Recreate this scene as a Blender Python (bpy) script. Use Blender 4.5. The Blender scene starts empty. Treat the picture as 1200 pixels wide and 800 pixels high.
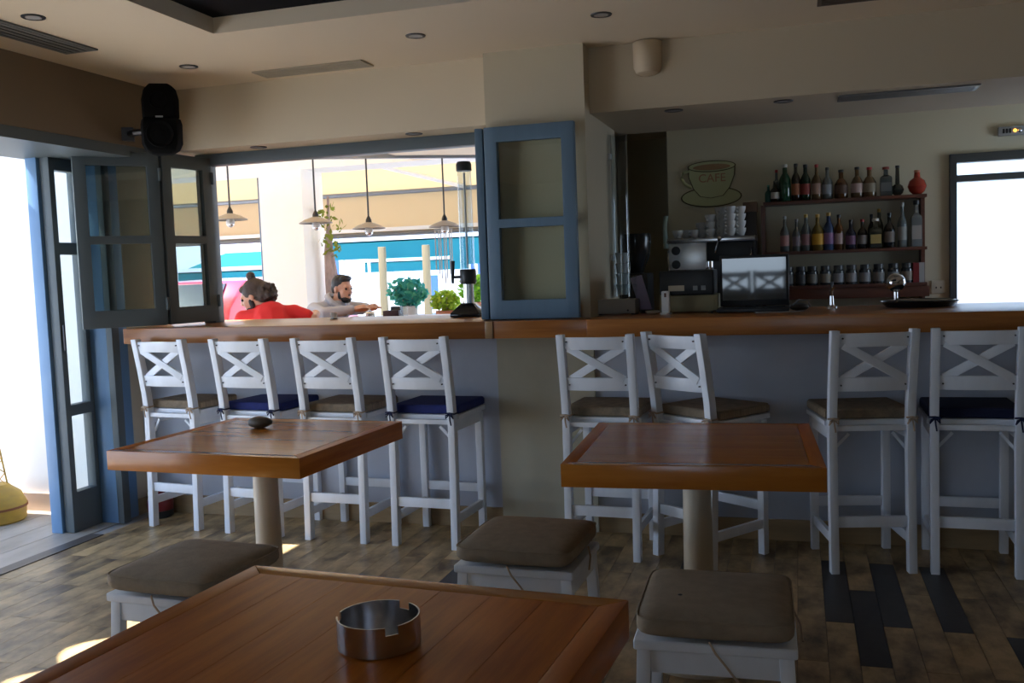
import bpy, bmesh, math, random
from mathutils import Vector, Matrix, Euler
random.seed(7)
R = math.radians
S = bpy.context.scene
COL = S.collection

# ------------------------------------------------------------------ camera, world, sun, portals, exposure
cam_d = bpy.data.cameras.new('camera'); cam = bpy.data.objects.new('camera', cam_d); COL.objects.link(cam)
yaw, pit, roll = 0.2979, 0.07433, -0.03654
fw = Vector((-math.sin(yaw)*math.cos(pit), math.cos(yaw)*math.cos(pit), -math.sin(pit)))
rt = Vector((math.cos(yaw), math.sin(yaw), 0)); up = rt.cross(fw)
r2 = math.cos(roll)*rt + math.sin(roll)*up; u2 = -math.sin(roll)*rt + math.cos(roll)*up
M = Matrix((r2, u2, -fw)).transposed().to_4x4(); M.translation = (0, 0, 1.34)
cam.matrix_world = M
cam_d.sensor_width = 36; cam_d.lens = 36*1101.2/1200; cam_d.clip_start = 0.02; cam_d.clip_end = 300
S.camera = cam

W = bpy.data.worlds.new('world'); S.world = W; W.use_nodes = True
nt = W.node_tree; nt.nodes.clear()
bg = nt.nodes.new('ShaderNodeBackground'); ow = nt.nodes.new('ShaderNodeOutputWorld')
tc = nt.nodes.new('ShaderNodeTexCoord'); sx = nt.nodes.new('ShaderNodeSeparateXYZ'); cr = nt.nodes.new('ShaderNodeValToRGB')
nt.links.new(tc.outputs['Generated'], sx.inputs[0]); nt.links.new(sx.outputs['Z'], cr.inputs[0])
cr.color_ramp.elements[0].color = (0.66, 0.82, 1.0, 1); cr.color_ramp.elements[0].position = 0.0
cr.color_ramp.elements[1].color = (0.20, 0.42, 1.0, 1); cr.color_ramp.elements[1].position = 0.75
nt.links.new(cr.outputs[0], bg.inputs[0]); bg.inputs[1].default_value = 1.8
nt.links.new(bg.outputs[0], ow.inputs[0])

def light(kind, name, energy, loc=(0, 0, 0), direction=None, color=(1, 1, 1), **kw):
    d = bpy.data.lights.new(name, kind); d.energy = energy; d.color = color
    for k, v in kw.items(): setattr(d, k, v)
    o = bpy.data.objects.new(name, d); COL.objects.link(o); o.location = loc
    if direction: o.rotation_euler = Vector(direction).to_track_quat('-Z', 'Y').to_euler()
    return o
light('SUN', 'sun', 9.0, direction=(0.75, 0.02, -1.0), color=(1, 0.97, 0.92), angle=R(0.53))
def portal(name, loc, direction, sx_, sy_):
    o = light('AREA', name, 1, loc, direction, shape='RECTANGLE', size=sx_, size_y=sy_)
    o.data.cycles.is_portal = True
    return o
portal('portal_terrace_doors', (-4.02, 2.55, 1.02), (1, 0, 0), 3.2, 2.05)
portal('portal_rear_pane', (-0.6, -2.72, 1.25), (0, 1, 0), 0.9, 1.1)
portal('portal_added_opening', (2.72, 6.25, 1.5), (-1, 0, 0), 1.3, 1.0)  # daylight portal for the added opening in the right wall
portal('portal_bar_window', (-2.42, 5.3, 1.6), (0, -1, 0), 1.9, 1.0)
portal('portal_back_window', (1.6, 7.32, 1.4), (0, -1, 0), 1.3, 1.2)
vs = S.view_settings
vs.view_transform = 'Standard'; vs.look = 'None'; vs.exposure = 1.42; vs.gamma = 1.0; vs.use_curve_mapping = False
S.cycles.use_denoising = True
S.cycles.caustics_reflective = False; S.cycles.caustics_refractive = False
S.cycles.sample_clamp_indirect = 6.0
S.cycles.max_bounces = 14; S.cycles.diffuse_bounces = 7; S.cycles.transparent_max_bounces = 24

# ------------------------------------------------------------------ materials
MATS = {}
def mat(name, col, rough=0.6, metal=0.0, var=0.0, vscale=(6, 6, 6), bump=0.0, bscale=60.0, spec=0.5, col2=None, rand=0.0,
        trans=0.0, emit=None, estr=0.0, detail=5.0, coat=0.0, sss=0.0):
    if name in MATS: return MATS[name]
    m = bpy.data.materials.new(name); m.use_nodes = True; t = m.node_tree; b = t.nodes['Principled BSDF']
    b.inputs['Base Color'].default_value = (*col, 1); b.inputs['Roughness'].default_value = rough
    b.inputs['Metallic'].default_value = metal; b.inputs['Specular IOR Level'].default_value = spec
    b.inputs['Transmission Weight'].default_value = trans
    b.inputs['Coat Weight'].default_value = coat; b.inputs['Coat Roughness'].default_value = 0.12
    if emit: b.inputs['Emission Color'].default_value = (*emit, 1); b.inputs['Emission Strength'].default_value = estr
    tcn = t.nodes.new('ShaderNodeTexCoord'); mp = t.nodes.new('ShaderNodeMapping'); mp.inputs['Scale'].default_value = vscale
    t.links.new(tcn.outputs['Object'], mp.inputs[0])
    if var or rand or col2:
        oi = t.nodes.new('ShaderNodeObjectInfo'); ad = t.nodes.new('ShaderNodeVectorMath'); ad.operation = 'ADD'
        ml = t.nodes.new('ShaderNodeVectorMath'); ml.operation = 'SCALE'; ml.inputs[3].default_value = 37.0
        cmb = t.nodes.new('ShaderNodeCombineXYZ')
        for k in range(3): t.links.new(oi.outputs['Random'], cmb.inputs[k])
        t.links.new(cmb.outputs[0], ml.inputs[0]); t.links.new(mp.outputs[0], ad.inputs[0]); t.links.new(ml.outputs[0], ad.inputs[1])
        n = t.nodes.new('ShaderNodeTexNoise'); n.inputs['Detail'].default_value = detail; n.inputs['Scale'].default_value = 1.0
        n.inputs['Roughness'].default_value = 0.62
        t.links.new(ad.outputs[0], n.inputs[0])
        ra = t.nodes.new('ShaderNodeMapRange'); ra.inputs[1].default_value = 0.36; ra.inputs[2].default_value = 0.66
        t.links.new(n.outputs['Fac'], ra.inputs[0])
        mx = t.nodes.new('ShaderNodeMix'); mx.data_type = 'RGBA'
        c2 = col2 or tuple(max(0, c*(1-var)) for c in col)
        c1 = tuple(min(1, c*(1+(var*0.5 if not col2 else 0))) for c in col)
        mx.inputs[6].default_value = (*c1, 1); mx.inputs[7].default_value = (*c2, 1)
        t.links.new(ra.outputs[0], mx.inputs[0]); last = mx.outputs[2]
        if rand:
            hs = t.nodes.new('ShaderNodeHueSaturation'); mr = t.nodes.new('ShaderNodeMapRange')
            mr.inputs[3].default_value = 1-rand; mr.inputs[4].default_value = 1+rand
            t.links.new(oi.outputs['Random'], mr.inputs[0]); t.links.new(mr.outputs[0], hs.inputs['Value'])
            t.links.new(last, hs.inputs['Color']); last = hs.outputs[0]
        t.links.new(last, b.inputs['Base Color'])
    if bump:
        bn = t.nodes.new('ShaderNodeTexNoise'); bn.inputs['Scale'].default_value = bscale; bn.inputs['Detail'].default_value = 4
        t.links.new(tcn.outputs['Object'], bn.inputs[0])
        bp = t.nodes.new('ShaderNodeBump'); bp.inputs['Strength'].default_value = bump; bp.inputs['Distance'].default_value = 0.004
        t.links.new(bn.outputs['Fac'], bp.inputs['Height']); t.links.new(bp.outputs[0], b.inputs['Normal'])
    MATS[name] = m; return m
def glassmat(name, tint=(0.93, 0.96, 0.95), ior=1.5, rough=0.02, boost=1.0):
    if name in MATS: return MATS[name]
    m = bpy.data.materials.new(name); m.use_nodes = True; t = m.node_tree; t.nodes.clear()
    o = t.nodes.new('ShaderNodeOutputMaterial'); mx = t.nodes.new('ShaderNodeMixShader'); tr = t.nodes.new('ShaderNodeBsdfTransparent')
    gl = t.nodes.new('ShaderNodeBsdfGlossy'); fr = t.nodes.new('ShaderNodeFresnel'); mm = t.nodes.new('ShaderNodeMath'); mm.operation = 'MULTIPLY'
    mm.inputs[1].default_value = boost; mm.use_clamp = True
    tr.inputs[0].default_value = (*tint, 1); gl.inputs['Roughness'].default_value = rough; fr.inputs[0].default_value = ior
    t.links.new(fr.outputs[0], mm.inputs[0]); ge = t.nodes.new('ShaderNodeNewGeometry'); iv = t.nodes.new('ShaderNodeMath'); iv.operation = 'SUBTRACT'; iv.inputs[0].default_value = 1.0
    m2 = t.nodes.new('ShaderNodeMath'); m2.operation = 'MULTIPLY'; t.links.new(ge.outputs['Backfacing'], iv.inputs[1])
    t.links.new(mm.outputs[0], m2.inputs[0]); t.links.new(iv.outputs[0], m2.inputs[1]); t.links.new(m2.outputs[0], mx.inputs[0]); t.links.new(tr.outputs[0], mx.inputs[1])
    t.links.new(gl.outputs[0], mx.inputs[2]); t.links.new(mx.outputs[0], o.inputs[0])
    MATS[name] = m; return m
def clothmat(name, col, tl=0.5):
    if name in MATS: return MATS[name]
    m = bpy.data.materials.new(name); m.use_nodes = True; t = m.node_tree; t.nodes.clear()
    o = t.nodes.new('ShaderNodeOutputMaterial'); mx = t.nodes.new('ShaderNodeMixShader')
    d = t.nodes.new('ShaderNodeBsdfDiffuse'); tr = t.nodes.new('ShaderNodeBsdfTranslucent')
    d.inputs[0].default_value = (*col, 1); tr.inputs[0].default_value = (*col, 1); mx.inputs[0].default_value = tl
    t.links.new(d.outputs[0], mx.inputs[1]); t.links.new(tr.outputs[0], mx.inputs[2]); t.links.new(mx.outputs[0], o.inputs[0])
    MATS[name] = m; return m

cream = mat('cream wall plaster', (0.70, 0.60, 0.44), 0.85, bump=0.15, bscale=45)
ceilm = mat('pale cream ceiling paint', (0.82, 0.70, 0.53), 0.9, bump=0.05)
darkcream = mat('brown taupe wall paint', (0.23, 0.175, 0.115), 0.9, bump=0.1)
backwall_m = mat('olive cream wall paint', (0.62, 0.57, 0.42), 0.85, bump=0.08)
blackm = mat('black ceiling panel', (0.003, 0.0035, 0.006), 0.7, spec=0.1)
bluebar = mat('pale blue grey plaster', (0.48, 0.52, 0.60), 0.75, var=0.07, vscale=(3, 3, 3), bump=0.2, bscale=30)
pillarcream = mat('warm grey plaster', (0.50, 0.47, 0.36), 0.8, var=0.08, vscale=(3, 3, 3), bump=0.25, bscale=35)
skirt = mat('tan wooden skirting', (0.36, 0.25, 0.13), 0.5, var=0.2, vscale=(3, 20, 20))
blueframe = mat('slate blue frame paint', (0.105, 0.175, 0.25), 0.42, var=0.08, vscale=(20, 20, 3))
litblue = mat('daylit blue frame paint', (0.16, 0.30, 0.50), 0.4, var=0.06, vscale=(20, 20, 3))  # frame paint with outside daylight put into the lighter blue
shadeblue = mat('shaded grey blue frame paint', (0.10, 0.125, 0.135), 0.45)  # frame paint with backlit shade put into the darker tone
white_ext = mat('white exterior plaster', (0.86, 0.84, 0.80), 0.9, bump=0.1, bscale=30)
pale_ground = mat('pale stone paving', (0.44, 0.43, 0.41), 0.8, var=0.2, vscale=(2, 2, 2))
plankm = mat('worn beige floor plank', (0.58, 0.41, 0.20), 0.36, spec=0.35, col2=(0.13, 0.088, 0.045), vscale=(8, 4.5, 8), rand=0.08, bump=0.12, bscale=25, detail=12)
plankd = mat('dark stained floor plank', (0.06, 0.05, 0.042), 0.36, col2=(0.03, 0.025, 0.02), vscale=(9, 3, 9), rand=0.2, bump=0.1, bscale=25, detail=9)
floorbase = mat('floor joint filler', (0.09, 0.068, 0.045), 0.7)
palefloor = mat('pale doorway boards', (0.50, 0.45, 0.38), 0.45, col2=(0.33, 0.29, 0.23), vscale=(5, 2, 5), rand=0.12, detail=8)
counterm = mat('oiled brown counter wood', (0.40, 0.150, 0.032), 0.28, col2=(0.24, 0.078, 0.013), vscale=(1.6, 26, 26), bump=0.03, bscale=20)
counterj = mat('pale wood joint block', (0.42, 0.25, 0.12), 0.3, var=0.2, vscale=(1.6, 26, 26))
tableX = mat('varnished orange wood along x', (0.58, 0.215, 0.032), 0.20, col2=(0.43, 0.138, 0.016), vscale=(1.6, 12, 12), rand=0.06, spec=0.55)
tableY = mat('varnished orange wood along y', (0.62, 0.185, 0.016), 0.32, col2=(0.42, 0.105, 0.007), vscale=(30, 2.2, 30), rand=0.05, spec=0.18)
whitep = mat('white painted wood', (0.80, 0.84, 0.90), 0.42, var=0.06, vscale=(9, 9, 3), bump=0.06, bscale=35)
creamped = mat('cream enamel pedestal', (0.60, 0.54, 0.42), 0.35)
tancush = mat('tan canvas cushion cloth', (0.24, 0.185, 0.125), 0.95, var=0.25, vscale=(30, 30, 30), bump=0.35, bscale=160)
tanside = mat('ribbed tan cushion edge', (0.33, 0.25, 0.165), 0.95, var=0.35, vscale=(120, 120, 4), bump=0.4, bscale=120)
bluecush = mat('navy blue cushion cloth', (0.012, 0.022, 0.14), 0.9, var=0.2, vscale=(30, 30, 30), bump=0.3, bscale=160)
darkbluecush = mat('dark navy cushion cloth', (0.008, 0.012, 0.045), 0.9, bump=0.3, bscale=160)
taupe = mat('taupe canvas cushion cloth', (0.30, 0.235, 0.165), 0.95, var=0.12, vscale=(25, 25, 25), bump=0.3, bscale=180)
string = mat('pale jute string', (0.48, 0.36, 0.26), 0.9)
navystring = mat('navy string', (0.01, 0.015, 0.06), 0.9)
steel = mat('brushed steel', (0.55, 0.55, 0.57), 0.22, 1.0)
chrome = mat('chrome', (0.75, 0.75, 0.77), 0.08, 1.0)
darkmetal = mat('dark metal', (0.06, 0.06, 0.065), 0.35, 0.8)
blackp = mat('black plastic', (0.012, 0.012, 0.013), 0.4)
mattblack = mat('matt black speaker cloth', (0.004, 0.004, 0.004), 0.9, spec=0.1)
blackgloss = mat('black gloss plastic', (0.01, 0.011, 0.013), 0.12)
screenm = mat('glossy dark screen', (0.012, 0.016, 0.022), 0.04, spec=1.0)
whiteplastic = mat('white plastic', (0.75, 0.75, 0.74), 0.4)
creamplastic = mat('cream plastic', (0.55, 0.50, 0.38), 0.5)
greymetal = mat('grey painted metal', (0.30, 0.31, 0.31), 0.5)
porcelain = mat('white porcelain', (0.72, 0.72, 0.70), 0.2)
redbrown = mat('dark red brown wood', (0.13, 0.045, 0.025), 0.4, var=0.25, vscale=(3, 25, 25))
pane = glassmat('window glass')
tintpane = glassmat('tinted window glass', (0.58, 0.64, 0.62), 1.55, 0.03, 1.8)  # deeper tint for the two left leaves, so less shows through
tubeglass = glassmat('dispenser tube glass', (0.88, 0.91, 0.93), 1.5, 0.06, 1.8)
mirrorpane = glassmat('dim window glass', (0.92, 0.95, 0.93), 1.55, 0.015, 1.6)
clearglass = glassmat('clear tumbler glass', (0.95, 0.97, 0.97), 1.45, 0.05, 0.6)

# ------------------------------------------------------------------ mesh helpers
class MB:
    def __init__(s): s.v = []; s.f = []; s.m = Matrix.Identity(4)
    def add(s, vs_, fs):
        n = len(s.v); s.v += [tuple(s.m @ Vector(p)) for p in vs_]; s.f += [tuple(i+n for i in f) for f in fs]; return s
    def box(s, x0, x1, y0, y1, z0, z1):
        return s.add([(x0,y0,z0),(x1,y0,z0),(x1,y1,z0),(x0,y1,z0),(x0,y0,z1),(x1,y0,z1),(x1,y1,z1),(x0,y1,z1)],
                     [(0,3,2,1),(4,5,6,7),(0,1,5,4),(1,2,6,5),(2,3,7,6),(3,0,4,7)])
    def hexa(s, b, t):
        return s.add(list(b)+list(t), [(0,3,2,1),(4,5,6,7),(0,1,5,4),(1,2,6,5),(2,3,7,6),(3,0,4,7)])
    def bar(s, p0, p1, w, d, upv=(0, 1, 0)):
        p0, p1 = Vector(p0), Vector(p1); a = (p1-p0).normalized(); u = Vector(upv)
        x = u.cross(a); x = x.normalized() if x.length > 1e-5 else Vector((1, 0, 0)); y = a.cross(x).normalized()
        q = [(-w/2, -d/2), (w/2, -d/2), (w/2, d/2), (-w/2, d/2)]
        return s.hexa([p0+x*i+y*j for i, j in q], [p1+x*i+y*j for i, j in q])
    def path(s, pts, sec):
        # quad section swept along points; sec = list of 4 (dx, dy) offsets in world xy
        n = len(pts); k = len(sec)
        v = [(p[0]+q[0], p[1]+q[1], p[2]) for p in pts for q in sec]
        f = [tuple(reversed(range(k))), tuple(range((n-1)*k, n*k))]
        for i in range(n-1):
            for j in range(k):
                f.append((i*k+j, i*k+(j+1) % k, (i+1)*k+(j+1) % k, (i+1)*k+j))
        return s.add(v, f)
    def lathe(s, prof, n=16, c=(0, 0, 0), cap0=True, cap1=True):
        v, f = [], []
        for r, z in prof:
            for i in range(n):
                a = 2*math.pi*i/n; v.append((c[0]+r*math.cos(a), c[1]+r*math.sin(a), c[2]+z))
        for k in range(len(prof)-1):
            for i in range(n):
                j = (i+1) % n; f.append((k*n+i, k*n+j, (k+1)*n+j, (k+1)*n+i))
        if cap0: f.append(tuple(reversed(range(n))))
        if cap1: f.append(tuple(range((len(prof)-1)*n, len(prof)*n)))
        return s.add(v, f)
    def tube(s, pts, r, n=8):
        pts = [Vector(p) for p in pts]; v, f = [], []
        rr = r if isinstance(r, (list, tuple)) else [r]*len(pts)
        for i, p in enumerate(pts):
            a = (pts[min(i+1, len(pts)-1)]-pts[max(i-1, 0)]).normalized()
            u = Vector((0, 0, 1)) if abs(a.z) < 0.9 else Vector((1, 0, 0))
            x = u.cross(a).normalized(); y = a.cross(x)
            for k in range(n):
                t = 2*math.pi*k/n; v.append(tuple(p+(x*math.cos(t)+y*math.sin(t))*rr[i]))
        for i in range(len(pts)-1):
            for k in range(n):
                j = (k+1) % n; f.append((i*n+k, i*n+j, (i+1)*n+j, (i+1)*n+k))
        f.append(tuple(reversed(range(n)))); f.append(tuple(range((len(pts)-1)*n, len(pts)*n)))
        return s.add(v, f)
    def ell(s, c, r, n=16, m=10, fn=None):
        v = [(0, 0, -1)]
        for i in range(1, m):
            ph = -math.pi/2+math.pi*i/m
            for k in range(n):
                t = 2*math.pi*k/n; v.append((math.cos(ph)*math.cos(t), math.cos(ph)*math.sin(t), math.sin(ph)))
        v.append((0, 0, 1)); L = len(v)-1
        f = [(0, 1+(k+1) % n, 1+k) for k in range(n)]
        for i in range(m-2):
            for k in range(n):
                j = (k+1) % n; f.append((1+i*n+k, 1+i*n+j, 1+(i+1)*n+j, 1+(i+1)*n+k))
        f += [(L, 1+(m-2)*n+k, 1+(m-2)*n+(k+1) % n) for k in range(n)]
        if isinstance(r, (int, float)): r = (r, r, r)
        if fn: v = [fn(p) for p in v]
        return s.add([(c[0]+p[0]*r[0], c[1]+p[1]*r[1], c[2]+p[2]*r[2]) for p in v], f)
    def plate(s, us, vs_, holes, t0, t1, ax='y'):
        # slab with rectangular holes, one connected mesh. ax: thickness axis
        us = sorted(set(us) | {h[0] for h in holes} | {h[1] for h in holes}); vs_ = sorted(set(vs_) | {h[2] for h in holes} | {h[3] for h in holes})
        nu, nv = len(us)-1, len(vs_)-1
        def solid(i, j):
            if not (0 <= i < nu and 0 <= j < nv): return False
            a, b = (us[i]+us[i+1])/2, (vs_[j]+vs_[j+1])/2
            return not any(h[0] < a < h[1] and h[2] < b < h[3] for h in holes)
        idx, V, F = {}, [], []
        def P(i, j, k):
            if (i, j, k) not in idx:
                idx[i, j, k] = len(V); a, b, c = us[i], vs_[j], (t0, t1)[k]
                V.append({'y': (a, c, b), 'x': (c, a, b), 'z': (a, b, c)}[ax])
            return idx[i, j, k]
        for i in range(nu):
            for j in range(nv):
                if not solid(i, j): continue
                F.append((P(i,j,0), P(i+1,j,0), P(i+1,j+1,0), P(i,j+1,0))); F.append((P(i,j,1), P(i,j+1,1), P(i+1,j+1,1), P(i+1,j,1)))
                for di, dj, e in ((-1,0,((i,j),(i,j+1))), (1,0,((i+1,j+1),(i+1,j))), (0,-1,((i+1,j),(i,j))), (0,1,((i,j+1),(i+1,j+1)))):
                    if not solid(i+di, j+dj):
                        a, b = e; F.append((P(*a,0), P(*a,1), P(*b,1), P(*b,0)))
        return s.add(V, F)
    def mesh(s, name, m, smooth=False, bevel=0, seg=2, angle=35):
        me = bpy.data.meshes.new(name); me.from_pydata(s.v, [], s.f); me.update()
        bm = bmesh.new(); bm.from_mesh(me)
        bmesh.ops.recalc_face_normals(bm, faces=bm.faces)
        if bevel:
            ed = [e for e in bm.edges if len(e.link_faces) == 2 and e.calc_face_angle(0) > R(30)]
            bmesh.ops.bevel(bm, geom=ed, offset=bevel, segments=seg, profile=0.6, affect='EDGES', clamp_overlap=True)
            smooth = True
        for f in bm.faces: f.smooth = smooth
        bm.to_mesh(me); bm.free()
        if smooth: me.set_sharp_from_angle(angle=R(angle))
        if m: me.materials.append(m)
        return me
    def build(s, name, m, parent=None, smooth=False, bevel=0, seg=2, angle=35, loc=None):
        o = bpy.data.objects.new(name, s.mesh(name, m, smooth, bevel, seg, angle)); COL.objects.link(o)
        if parent is not None: o.parent = parent
        if loc is not None: o.location = loc
        return o
def tag(o, label, cat, group=None):
    o['label'] = label; o['category'] = cat
    if group: o['group'] = group
    return o
def thing(name, label, cat, loc=(0, 0, 0), rotz=0, group=None):
    o = bpy.data.objects.new(name, None); COL.objects.link(o); o.empty_display_size = 0.05
    o.location = loc; o.rotation_euler = (0, 0, rotz); return tag(o, label, cat, group)
def struct(name, mb, m, **k):
    o = mb.build(name, m, **k); o['kind'] = 'structure'; return o
def plain(name, me, parent, loc=(0, 0, 0), rot=(0, 0, 0)):
    o = bpy.data.objects.new(name, me); COL.objects.link(o); o.parent = parent; o.location = loc; o.rotation_euler = rot; return o
def kids(o): return [c for c in ALLKIDS.get(o.name, [])]
def dup(root, loc, rotz, label=None, group=None):
    r = root.copy(); COL.objects.link(r); r.location = loc; r.rotation_euler = (0, 0, rotz)
    if label: r['label'] = label
    if group: r['group'] = group
    for ch in list(root.children):
        c = ch.copy(); COL.objects.link(c); c.parent = r
        for g in list(ch.children):
            d = g.copy(); COL.objects.link(d); d.parent = c
    return r
B = lambda *a: MB().box(*a)

# ------------------------------------------------------------------ the setting: floor
fl = struct('floor', B(-3.62, 2.6, -2.6, 8.3, -0.08, -0.012), floorbase)
PW, PL = 0.1, 0.75
pl_me = [MB().box(0, PW-0.0016, 0, PL-0.002, -0.012, 0).mesh('plank', plankm) for _ in range(2)]
pd_me = MB().box(0, PW-0.0016, 0, PL-0.002, -0.012, 0).mesh('plank', plankd)
dark_spots = [(0.10, 3.88), (0.21, 3.80), (0.31, 4.25), (0.53, 4.1), (0.9, 4.2), (-1.45, 3.95), (-1.35, 4.4), (0.75, 3.4), (-0.6, 2.4), (-0.52, 3.7), (1.05, 3.6)]
cnt = 0; rest = MB()
for i in range(62):
    x = -3.62+i*PW; off = (i*0.37) % PL
    for k in range(-1, 15):
        y = -2.6+off+k*PL-PL
        y1 = y+PL
        if y1 < -2.6 or y > 4.62: continue
        vis = (x > -3.6 and x < 1.45 and y1 > 1.55+max(0, (abs(x+1.0)-1.2))*0.55 and y < 4.62)
        if vis and cnt < 292:
            dk = any(x <= a < x+PW and y <= b < y1 for a, b in dark_spots)
            plain('plank', pd_me if dk else pl_me[cnt % 2], fl, (x, y, 0)); cnt += 1
        else:
            rest.box(x, x+PW-0.0025, max(y, -2.6), min(y1, 4.9)-0.003, -0.012, 0)
r_ = rest.build('far_planks', plankm, fl); r_['kind'] = 'stuff'
bf = B(-1.5, 2.6, 4.95, 8.3, -0.012, 0.0).build('bar_floor_tiles', greymetal, fl)
# doorway: dark strip and pale boards outside
sill = struct('trim_1', B(-3.70, -3.615, -2.6, 4.12, -0.06, 0.004), mat('dark threshold strip', (0.10, 0.085, 0.075), 0.4, var=0.2, vscale=(8, 2, 8)))
out_fl = struct('floor_terrace', B(-12, -3.621, -6, 4.62, -0.08, -0.006), pale_ground)
pb = MB().box(0, 0.195, 0, 1.19, -0.006, 0).mesh('board', palefloor)
for i in range(6):
    for k in range(3):
        plain('board', pb, out_fl, (-3.905-i*0.2, 3.39-k*1.2+(i % 2)*0.0, 0))

# ------------------------------------------------------------------ ceiling with recess, bulkheads, walls
ceil = struct('ceiling', MB().plate([-3.5, 2.7], [-2.7, 8.4], [(-2.45, 0.6, 0.4, 3.675)], 2.43, 2.50, 'z'), ceilm)
rp = B(-2.50, 0.65, 0.35, 3.72, 2.50, 2.53).build('recess_panel', blackm, ceil)
# left wall: taupe bulkhead above the doors, the door opening, a short return by the bar
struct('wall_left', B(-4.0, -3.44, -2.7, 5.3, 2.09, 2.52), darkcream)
struct('wall_left_rear', B(-4.0, -3.72, -2.7, 0.95, 0, 2.09), darkcream)  # unseen stretch, narrows the doorway to cut daylight on the right
struct('wall_left_return', B(-3.99, -3.72, 4.51, 4.95, 0, 2.09), cream)
# front: soffit over the bar window, pillar, beam over the bar
struct('wall_soffit', B(-3.44, -1.495, 4.63, 5.3, 2.09, 2.43), cream)
pil = struct('wall_pillar', B(-1.495, -0.985, 4.55, 5.33, 1.10, 2.43), mat('pillar cream paint', (0.55, 0.49, 0.36), 0.85, bump=0.1))
struct('wall_beam', B(-0.985, 2.6, 4.67, 5.5, 2.11, 2.43), mat('beam cream paint', (0.55, 0.47, 0.34), 0.85, bump=0.1))
struct('wall_right', MB().plate([-2.7, 8.4], [0, 2.5], [(5.6, 6.9, 1.0, 2.0)], 2.6, 2.7, 'x'), darkcream)  # opening added out of view to brighten the bar
struct('wall_rear', MB().plate([-4.0, 2.6], [0, 2.43], [(-1.05, -0.15, 0.7, 1.8)], -2.7, -2.6, 'y'), backwall_m)
struct('wall_back', MB().plate([-0.93, 2.6], [0, 2.43], [(1.035, 2.2, 0.9, 1.985)], 7.15, 7.27, 'y'), backwall_m)
struct('wall_alcove', MB().box(-1.5, -0.93, 8.2, 8.3, 0, 2.43).box(-0.93, -0.85, 7.27, 8.3, 0, 2.43), backwall_m)
struct('wall_bar_side', B(-1.62, -1.5, 5.33, 8.3, 0, 2.43), mat('light taupe paint', (0.5, 0.45, 0.35), 0.9))  # one even light taupe tone over the whole side wall
# bar front
bfl = struct('wall_bar_left', B(-3.72, -1.5, 4.63, 4.72, 0, 1.015), bluebar)
bfp = struct('wall_bar_pillar', B(-1.5, -0.99, 4.615, 4.72, 0, 1.015), pillarcream)
bfr = struct('wall_bar_right', B(-0.99, 2.6, 4.64, 4.72, 0, 1.015), bluebar)
struct('baseboard_left', B(-3.72, -1.5, 4.615, 4.63, 0, 0.105), skirt)
struct('baseboard_right', B(-0.99, 2.6, 4.625, 4.64, 0, 0.10), skirt)
struct('baseboard_return', B(-3.72, -3.705, 4.52, 4.62, 0, 0.09), skirt)
# bar counters
def counter(label, x0, x1, y0, y1):
    o = B(x0, x1, y0, y1, 1.015, 1.10).build('counter_top', counterm, bevel=0.004); return tag(o, label, 'counter')
counter('brown wooden counter top under the open window, left of the blue glazed leaf', -3.60, -1.475, 4.36, 5.16)
o = tag(B(-1.475, -1.435, 4.358, 4.55, 1.015, 1.10).build('joint_block', counterj, bevel=0.003), 'pale wood joint block set in the counter edge below the blue leaf', 'block')
counter('short brown counter section below the blue glazed leaf on the pillar', -1.435, -0.965, 4.365, 4.55)
counter('long brown bar counter top on the right, carrying the laptop and tray', -0.965, 2.6, 4.355, 5.15)

# ------------------------------------------------------------------ the bar window and its leaves
win = struct('window_1', MB().plate([-3.40, -1.495], [1.10, 2.09], [(-3.32, -1.56, 1.10, 2.025)], 4.83, 4.92, 'y'), shadeblue, bevel=0.004)
def leaf(hinge, end, z0, h, m, parent, glass, t=0.04, handle=0, stile=0.065, rail=0.075):
    hx, hy = hinge; ex, ey = end; w = math.hypot(ex-hx, ey-hy)
    mid = h*0.5
    fr = MB().plate([0, w], [0, h], [(stile, w-stile, rail+0.02, mid-0.022), (stile, w-stile, mid+0.022, h-rail)], -t/2, t/2, 'y')
    f = fr.build('leaf', m, parent, bevel=0.005); f.location = (hx, hy, z0); f.rotation_euler = (0, 0, math.atan2(ey-hy, ex-hx))
    for a, b in ((rail+0.015, mid-0.017), (mid+0.017, h-rail+0.005)):
        B(stile-0.005, w-stile+0.005, -0.003, 0.003, a, b).build('pane', glass, f)
    for zz in (0.12, h-0.12):
        MB().lathe([(0.009, -0.035), (0.009, 0.035)], 8, (0, t/2+0.006, zz)).build('hinge', m, f, smooth=True)
    if handle:
        MB().lathe([(0.022, 0), (0.022, 0.006)], 10, (w-0.03, 0, 0.1)).tube([(w-0.03, -t/2, 0.16), (w-0.03, -t/2-0.035, 0.16), (w-0.03, -t/2-0.045, 0.06)], 0.009).build('handle', darkmetal, f, smooth=True)
    return f
l1 = leaf((-3.315, 4.84), (-3.40, 4.50), 1.112, 0.955, shadeblue, win, tintpane)
l2 = leaf((-3.402, 4.493), (-3.70, 4.17), 1.112, 0.955, shadeblue, win, tintpane)
B(-3.36, -3.33, 4.76, 4.80, 1.13, 1.17).build('latch', darkmetal, win, bevel=0.004)
l3 = leaf((-1.475, 4.47), (-1.02, 4.47), 1.104, 0.945, blueframe, win, mirrorpane)
l4 = leaf((-1.545, 4.87), (-1.505, 4.46), 1.104, 0.945, blueframe, win, mirrorpane)
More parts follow.
